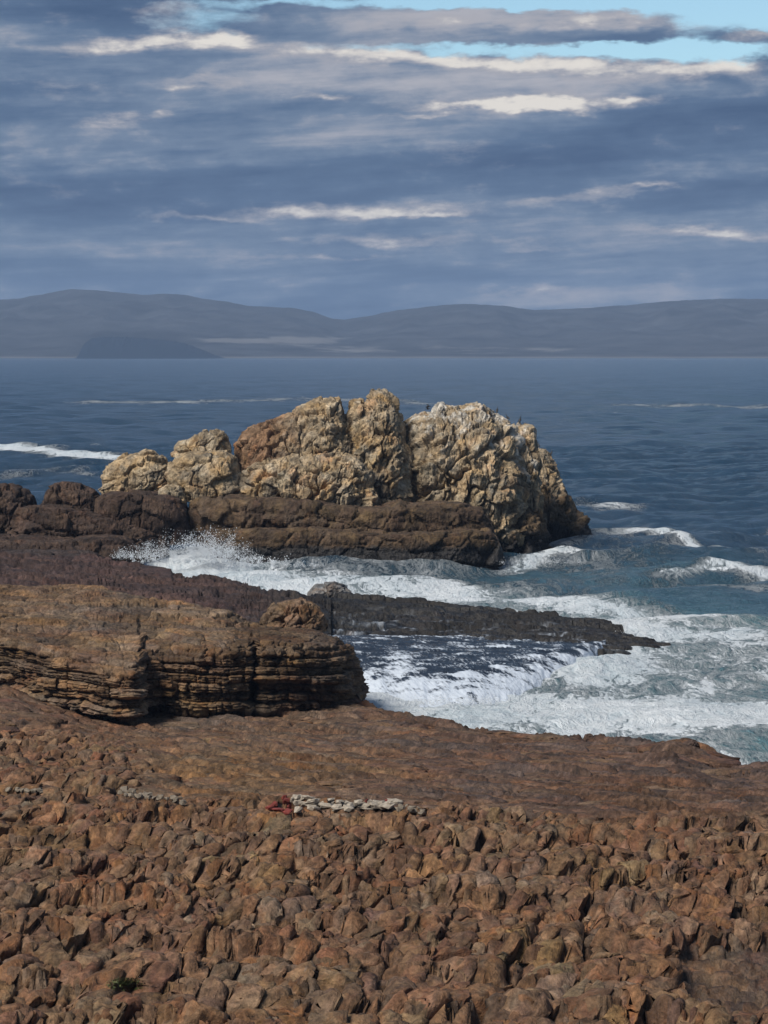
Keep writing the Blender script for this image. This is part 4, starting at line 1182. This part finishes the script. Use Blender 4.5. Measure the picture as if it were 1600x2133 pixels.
# ------------------------------------------------------------------ loose rocks
def boulder(label, u0, u1, vtop, vbase, Yc, cols, seed, group, amp=.25, mat=None, cell=None, cat='boulder', name='boulder', wet=None, T=None, bias=None, n=2.4, topn=8, nu=110, nt=90):
    w = (u1 - u0); hgt = vbase - vtop
    rr = random.Random(seed)
    top = [(u0, vbase - .12 * hgt)] + [(u0 + w * f, vtop + hgt * g) for f, g in ((.06, .45 + .15 * rr.random()), (.2, .12 + .2 * rr.random()), (.38, .1 * rr.random()), (.6, .08 * rr.random()), (.8, .10 + .14 * rr.random()), (.95, .4 + .2 * rr.random()))] + [(u1, vbase - .1 * hgt)]
    m = w / F * Yc
    t = thing(name, label, cat, group)
    mass('boulder_body', t, top, [(u0, vbase), (u1, vbase)], Yc, T or m * .38, n, nu, nt, .08, cell or (m * .32, m * .32, m * .2), amp * m * .12, (.2, 0, -.25), cols=cols, seed=seed, topn=topn, mat=mat or ROCK_NEAR, wet=wet, bias=bias)
RB = [(.20, .125, .085), (.24, .155, .075), (.15, .095, .070), (.21, .165, .125)]
boulder('rounded red and ochre boulder resting behind the layered outcrop', 541, 683, 1246, 1312, 186, RB, 61, 'loose rocks', .55, T=2.2)
boulder('wave washed grey rock draped with foam in the surf channel', 636, 737, 1212, 1250, 262, [(.20, .20, .20), (.30, .30, .30), (.12, .115, .11)], 62, 'loose rocks', .5, mat=ROCK_MID, T=2.2)
SB = [(.12, .08, .06), (.09, .06, .05)]
boulder('small dark rock on the red platform, the one further from the frame edge', 64, 86, 1234, 1249, 195.5, [(.04, .03, .03), (.05, .035, .03)], 63, 'loose rocks', .6, topn=3, nu=40, nt=36)
boulder('small dark rock on the red platform at the very edge of the frame', 2, 16, 1235, 1247, 195.5, [(.04, .03, .03), (.05, .035, .03)], 64, 'loose rocks', .6, topn=3, nu=36, nt=30)
boulder('rounded brown stone left of its twin on the shore rim', 1214, 1240, 1527, 1546, 153.5, SB, 65, 'loose rocks', .6, topn=3, nu=44, nt=40)
boulder('rounded brown stone right of its twin on the shore rim', 1242, 1264, 1528, 1546, 153, SB, 66, 'loose rocks', .6, topn=3, nu=44, nt=40)
boulder('flat brown boulder perched on the humped spur by the water', 1418, 1458, 1541, 1558, 142.5, SB, 67, 'loose rocks', .6, topn=3, nu=60, nt=44)

# ------------------------------------------------------------------ painted stones
WHITE_P = plain('weathered_white_paint', (.29, .25, .20, 1), .85, .35, 5, .5)
RED_P = plain('old_red_paint', (.15, .024, .016, 1), .8, .35, 5, .5)
PALE_R = plain('pale_quartz_stone', (.17, .14, .105, 1), .85, .35, 5, .5)
def stone(mat, parent, u, v, wpx, hpx, rr):
    x, y, z = ground(u, v)
    k = y / F
    bm = bmesh.new()
    for _ in range(16):
        a, b = rr.uniform(0, 6.283), rr.uniform(-1, 1)
        r = math.sqrt(max(0, 1 - b * b))
        q = [math.copysign(abs(c) ** .65, c) for c in (r * math.cos(a), r * math.sin(a), b)]
        bm.verts.new((q[0] * wpx * k * .55, q[1] * wpx * k * .5, q[2] * hpx * k * .55))
    bmesh.ops.convex_hull(bm, input=bm.verts)
    for vv in [w for w in bm.verts if not w.link_faces]:
        bm.verts.remove(vv)
    me = bpy.data.meshes.new('stone'); bm.to_mesh(me); bm.free()
    me.materials.append(mat)
    o = link('stone', me, parent)
    o.location = (x, y, z + hpx * k * .28)
    o.rotation_euler = (rr.uniform(-.2, .2), rr.uniform(-.2, .2), rr.uniform(0, 3))
rr = random.Random(4)
wall = thing('painted_stone_row', 'long row of whitewashed stones with red painted ends on the shore', 'stone row')
for i in range(60):
    t = rr.random()
    u = 612 + t * 215
    stone(WHITE_P, wall, u, 1668 + 10 * math.sin(t * 3) + rr.uniform(-9, 14) * (1 - .4 * t), rr.uniform(9, 30), rr.uniform(6, 12), rr)
for (u, v, w, h, m) in [(562, 1684, 18, 13, RED_P), (572, 1678, 14, 12, RED_P), (580, 1690, 24, 9, RED_P), (596, 1692, 24, 8, RED_P), (596, 1672, 14, 16, RED_P), (602, 1680, 16, 16, RED_P), (592, 1664, 12, 12, RED_P), (584, 1682, 20, 10, PALE_R),
                        (763, 1674, 9, 14, RED_P), (806, 1672, 9, 9, RED_P), (620, 1690, 22, 14, WHITE_P), (612, 1668, 16, 12, WHITE_P)]:
    stone(m, wall, u, v, w, h, rr)
row2 = thing('pale_stone_row', 'short scatter of unpainted pale stones left of the painted row', 'stone row')
for i in range(26):
    t = rr.random()
    stone(PALE_R, row2, 244 + t * 150, 1650 + 22 * t + rr.uniform(-6, 6), rr.uniform(8, 20), rr.uniform(6, 11), rr)
row3 = thing('pale_stone_row', 'thin line of pale stones at the left edge of the shore', 'stone row')
for i in range(14):
    stone(PALE_R, row3, rr.uniform(0, 90), 1648 + rr.uniform(-5, 5), rr.uniform(8, 18), rr.uniform(6, 9), rr)
row4 = thing('pale_stone_row', 'loose pale rubble trailing off right of the painted row', 'stone row')
for i in range(18):
    t = rr.random()
    stone(PALE_R, row4, 826 + 65 * t, 1682 + 10 * t + rr.uniform(-6, 6), rr.uniform(7, 16), rr.uniform(6, 10), rr)

# ------------------------------------------------------------------ green plant in a hollow
def build_plant():
    m, T, b, out = new_mat('green_succulent')
    pos = T.n('ShaderNodeNewGeometry').outputs['Position']
    T.put(b.inputs['Base Color'], T.mix(T.smooth(T.noise(pos, 4, 3), .4, .65), (.050, .065, .014), (.095, .110, .024)))
    b.inputs['Roughness'].default_value = .6
    rr = random.Random(8)
    V, Q = [], []
    for i in range(2200):
        u = 262 + rr.gauss(0, 19); v = 2052 + rr.gauss(0, 7)
        if ((u - 262) / 42) ** 2 + ((v - 2052) / 15) ** 2 > 1: continue
        x, y, z = ground(u, v)
        a = rr.uniform(0, 6.28); l = rr.uniform(.03, .07); w = l * .3; t = rr.uniform(.2, 1.2)
        dx, dy = math.cos(a), math.sin(a)
        z += rr.uniform(0, .03)
        k = len(V)
        V += [(x, y, z), (x + dx * l * .5 - dy * w, y + dy * l * .5 + dx * w, z + l * t * .6), (x + dx * l, y + dy * l, z + l * t), (x + dx * l * .5 + dy * w, y + dy * l * .5 - dx * w, z + l * t * .6)]
        Q.append((k, k + 1, k + 2, k + 3))
    o = link('green_plant', make_mesh('green_plant', np.array(V), np.array(Q), m, smooth=False))
    tag(o, 'small patch of bright green leaves in a rock hollow', 'plant')
build_plant()

# ------------------------------------------------------------------ birds
BIRD = plain('black_plumage', (.012, .012, .014, 1), .55, .3, 20, .1)
def tube_rings(pts, nseg=8):
    """rings along a spine: (x, z, half width, half height)"""
    V, Q = [], []
    for i, (x, z, w, h) in enumerate(pts):
        a = pts[max(i - 1, 0)]; b = pts[min(i + 1, len(pts) - 1)]
        tx, tz = b[0] - a[0], b[1] - a[1]; l = math.hypot(tx, tz) or 1
        nx, nz = -tz / l, tx / l
        for j in range(nseg):
            t = j / nseg * 2 * math.pi
            V.append((x + nx * h * math.sin(t), w * math.cos(t), z + nz * h * math.sin(t)))
    for i in range(len(pts) - 1):
        for j in range(nseg):
            Q.append((i * nseg + j, i * nseg + (j + 1) % nseg, (i + 1) * nseg + (j + 1) % nseg, (i + 1) * nseg + j))
    return V, Q
def add(V, Q, v, q):
    k = len(V); V += v; Q += [tuple(i + k for i in f) for f in q]
def cormorant(u, v, Y, heading, label, size=1.0, tilt=0.0):
    V, Q = [], []
    add(V, Q, *tube_rings([(-.30, .02, .02, .01), (-.24, .08, .06, .02), (-.14, .16, .09, .07), (-.03, .27, .125, .11), (.06, .40, .12, .11), (.11, .50, .08, .08), (.12, .57, .05, .05), (.10, .65, .038, .038), (.10, .72, .036, .036),
                           (.13, .78, .042, .042), (.18, .80, .035, .032), (.22, .795, .014, .014), (.30, .775, .006, .008)]))
    for sy in (-1, 1):
        v2, q2 = tube_rings([(-.22, .10, .012, .02), (-.10, .22, .02, .07), (.02, .36, .025, .09), (.08, .46, .015, .04)])
        add(V, Q, [(x, y + sy * .115, z) for x, y, z in v2], q2)
        v2, q2 = tube_rings([(.02, .20, .03, .03), (.03, .04, .015, .015), (.05, .01, .025, .012), (.13, .0, .04, .008)])
        add(V, Q, [(x, y + sy * .05, z) for x, y, z in v2], q2)
    o = link('cormorant', make_mesh('cormorant', np.array(V), np.array(Q), BIRD))
    C = np.concatenate(CREST)
    near = C[(np.abs(C[:, 0] - (u - 800) / F * Y) < .30) & (np.abs(C[:, 1] - Y) < 14)]
    vv = V0 + (H - near[:, 2]) * F / near[:, 1]
    b = near[vv.argmin()]                                     # highest point seen there
    o.location = (float(b[0]), float(b[1]), float(b[2]) - .03)
    o.rotation_euler = (0, tilt, heading)
    o.scale = (size * 1.25,) * 3
    tag(o, label, 'bird', 'birds on the sea stack')
cormorant(1043, 874, 338, 1.2, 'black cormorant standing highest on the dome of the stack', .95)
cormorant(1067, 884, 338, 2.4, 'black cormorant crouched between the dome bird and the column bird', .9, .3)
cormorant(1090, 888, 341, .9, 'black cormorant standing on top of the narrow rock column', .95)
cormorant(1130, 941, 358, 1.9, 'black cormorant on the upper seaward flank of the stack', .8)
cormorant(1156, 978, 358, 1.0, 'black cormorant lowest down on the seaward flank', .8)
def flyer(u, v, Y, heading, roll, label):
    V, Q = [], []
    add(V, Q, *tube_rings([(-.42, 0, .05, .01), (-.28, 0, .05, .03), (-.1, 0, .09, .08), (.12, 0, .08, .08), (.26, .02, .04, .04), (.40, .04, .035, .035), (.46, .04, .03, .03), (.56, .035, .006, .008)]))
    for sy in (-1, 1):
        prev = None; k = len(V)
        for i, (yy, ch, zz, xo) in enumerate([(.05, .13, .03, .02), (.28, .13, .16, .06), (.5, .10, .22, .02), (.72, .03, .20, -.08)]):
            V += [(xo + ch, sy * yy, zz), (xo, sy * yy, zz + .02), (xo - ch, sy * yy, zz), (xo, sy * yy, zz - .015)]
        for i in range(3):
            for j in range(4):
                Q.append((k + i * 4 + j, k + i * 4 + (j + 1) % 4, k + i * 4 + 4 + (j + 1) % 4, k + i * 4 + 4 + j))
        Q.append((k + 12, k + 13, k + 14, k + 15))
    o = link('flying_bird', make_mesh('flying_bird', np.array(V), np.array(Q), BIRD))
    o.location = ((u - 800) / F * Y, Y, H - (v - V0) / F * Y)
    o.rotation_euler = (roll, 0, heading)
    tag(o, label, 'bird', 'birds in flight')
flyer(892, 847, 345, .4, .25, 'black bird flying above the dome, the upper of two')
flyer(891, 852, 347, -.5, -.2, 'black bird flying above the dome, the lower of two')

# ------------------------------------------------------------------ spray
def build_spray():
    m, T, b, out = new_mat('sea_spray')
    b.inputs['Base Color'].default_value = (.66, .70, .74, 1)
    b.inputs['Roughness'].default_value = .5
    rr = np.random.default_rng(3)
    def jets(nj, per, cu, cv, wu, hmax, Y, sY, lo, hi):
        """thrown sheets of droplets: each jet follows its own arc and breaks up toward the top"""
        C, R = [], []
        for _ in range(nj):
            u0 = cu + wu * rr.normal(); y0 = Y + sY * rr.normal()
            hh = hmax * (.25 + .75 * rr.random() ** 1.7) * math.exp(-((u0 - cu) / (2.2 * wu)) ** 2)
            du = rr.normal(0, .5) * hh
            n = int(per * (.4 + rr.random()))
            t = rr.random(n) ** .9
            sp = 1.2 + 7.5 * t
            u = u0 + du * t + rr.normal(0, 1, n) * sp * .8
            v = cv - hh * (1 - (1 - t) ** 2) + rr.normal(0, 1, n) * sp * .6
            y = y0 + rr.normal(0, .4, n)
            C.append(np.stack([(u - 800) / F * y, y, H - (v - V0) / F * y], -1))
            R.append(lo + (hi - lo) * rr.random(n) ** 3)
        return np.concatenate(C), np.concatenate(R)
    sets = [jets(90, 80, 425, 1162, 30, 66, 303, 1.5, .012, .065), jets(50, 80, 470, 1164, 28, 52, 304, 1.5, .012, .06), jets(70, 70, 345, 1162, 42, 40, 302, 1.5, .012, .055), jets(30, 30, 265, 1162, 24, 20, 300, 1.2, .02, .06),
            jets(50, 60, 400, 1172, 80, 20, 303, 2, .03, .09), jets(60, 40, 1255, 1402, 42, 26, 209, 1.2, .015, .06), jets(40, 30, 1320, 1334, 60, 16, 232, 1.5, .015, .05), jets(40, 30, 560, 1180, 60, 16, 300, 2, .02, .07),
            jets(70, 40, 960, 1468, 90, 22, 189.5, .7, .012, .045), jets(30, 30, 1480, 1200, 60, 9, 299, 1.2, .02, .06), jets(30, 30, 1120, 1172, 40, 12, 315, 1.2, .02, .06)]
    C = np.concatenate([s[0] for s in sets]); R = np.concatenate([s[1] for s in sets])
    oct_ = np.array([(1, 0, 0), (-1, 0, 0), (0, 1, 0), (0, -1, 0), (0, 0, 1.3), (0, 0, -1.3)], f32)
    tri = np.array([(0, 2, 4), (2, 1, 4), (1, 3, 4), (3, 0, 4), (2, 0, 5), (1, 2, 5), (3, 1, 5), (0, 3, 5)], np.int32)
    V = (C[:, None] + oct_[None] * R[:, None, None]).reshape(-1, 3)
    Q = (tri[None] + (np.arange(len(C)) * 6)[:, None, None]).reshape(-1, 3)
    o = link('spray', make_mesh('spray', V, Q, m))
    tag(o, 'white droplets thrown up by breaking waves', 'spray', kind='stuff')
build_spray()

# ------------------------------------------------------------------ air
def build_haze():
    x, y0, y1, z0, z1 = 9500.0, -60.0, 13700.0, -8.0, 420.0
    V = [(sx * x, y, z) for z in (z0, z1) for y in (y0, y1) for sx in (-1, 1)]
    Q = [(0, 2, 3, 1), (4, 5, 7, 6), (0, 1, 5, 4), (2, 6, 7, 3), (0, 4, 6, 2), (1, 3, 7, 5)]
    m = bpy.data.materials.new('sea_haze')
    m.use_nodes = True
    m.node_tree.nodes.clear()
    T = NT(m.node_tree)
    out = T.n('ShaderNodeOutputMaterial')
    v = T.n('ShaderNodeVolumePrincipled')
    v.inputs['Color'].default_value = (.46, .64, .95, 1)
    v.inputs['Density'].default_value = 6.0e-5
    v.inputs['Anisotropy'].default_value = 0.0
    T.t.links.new(v.outputs[0], out.inputs['Volume'])
    try: m.cycles.homogeneous_volume = True
    except Exception: pass
    o = link('haze', make_mesh('haze', np.array(V), np.array(Q), m, smooth=False))
    tag(o, 'thin blue sea haze over the bay', 'haze', kind='stuff')
build_haze()
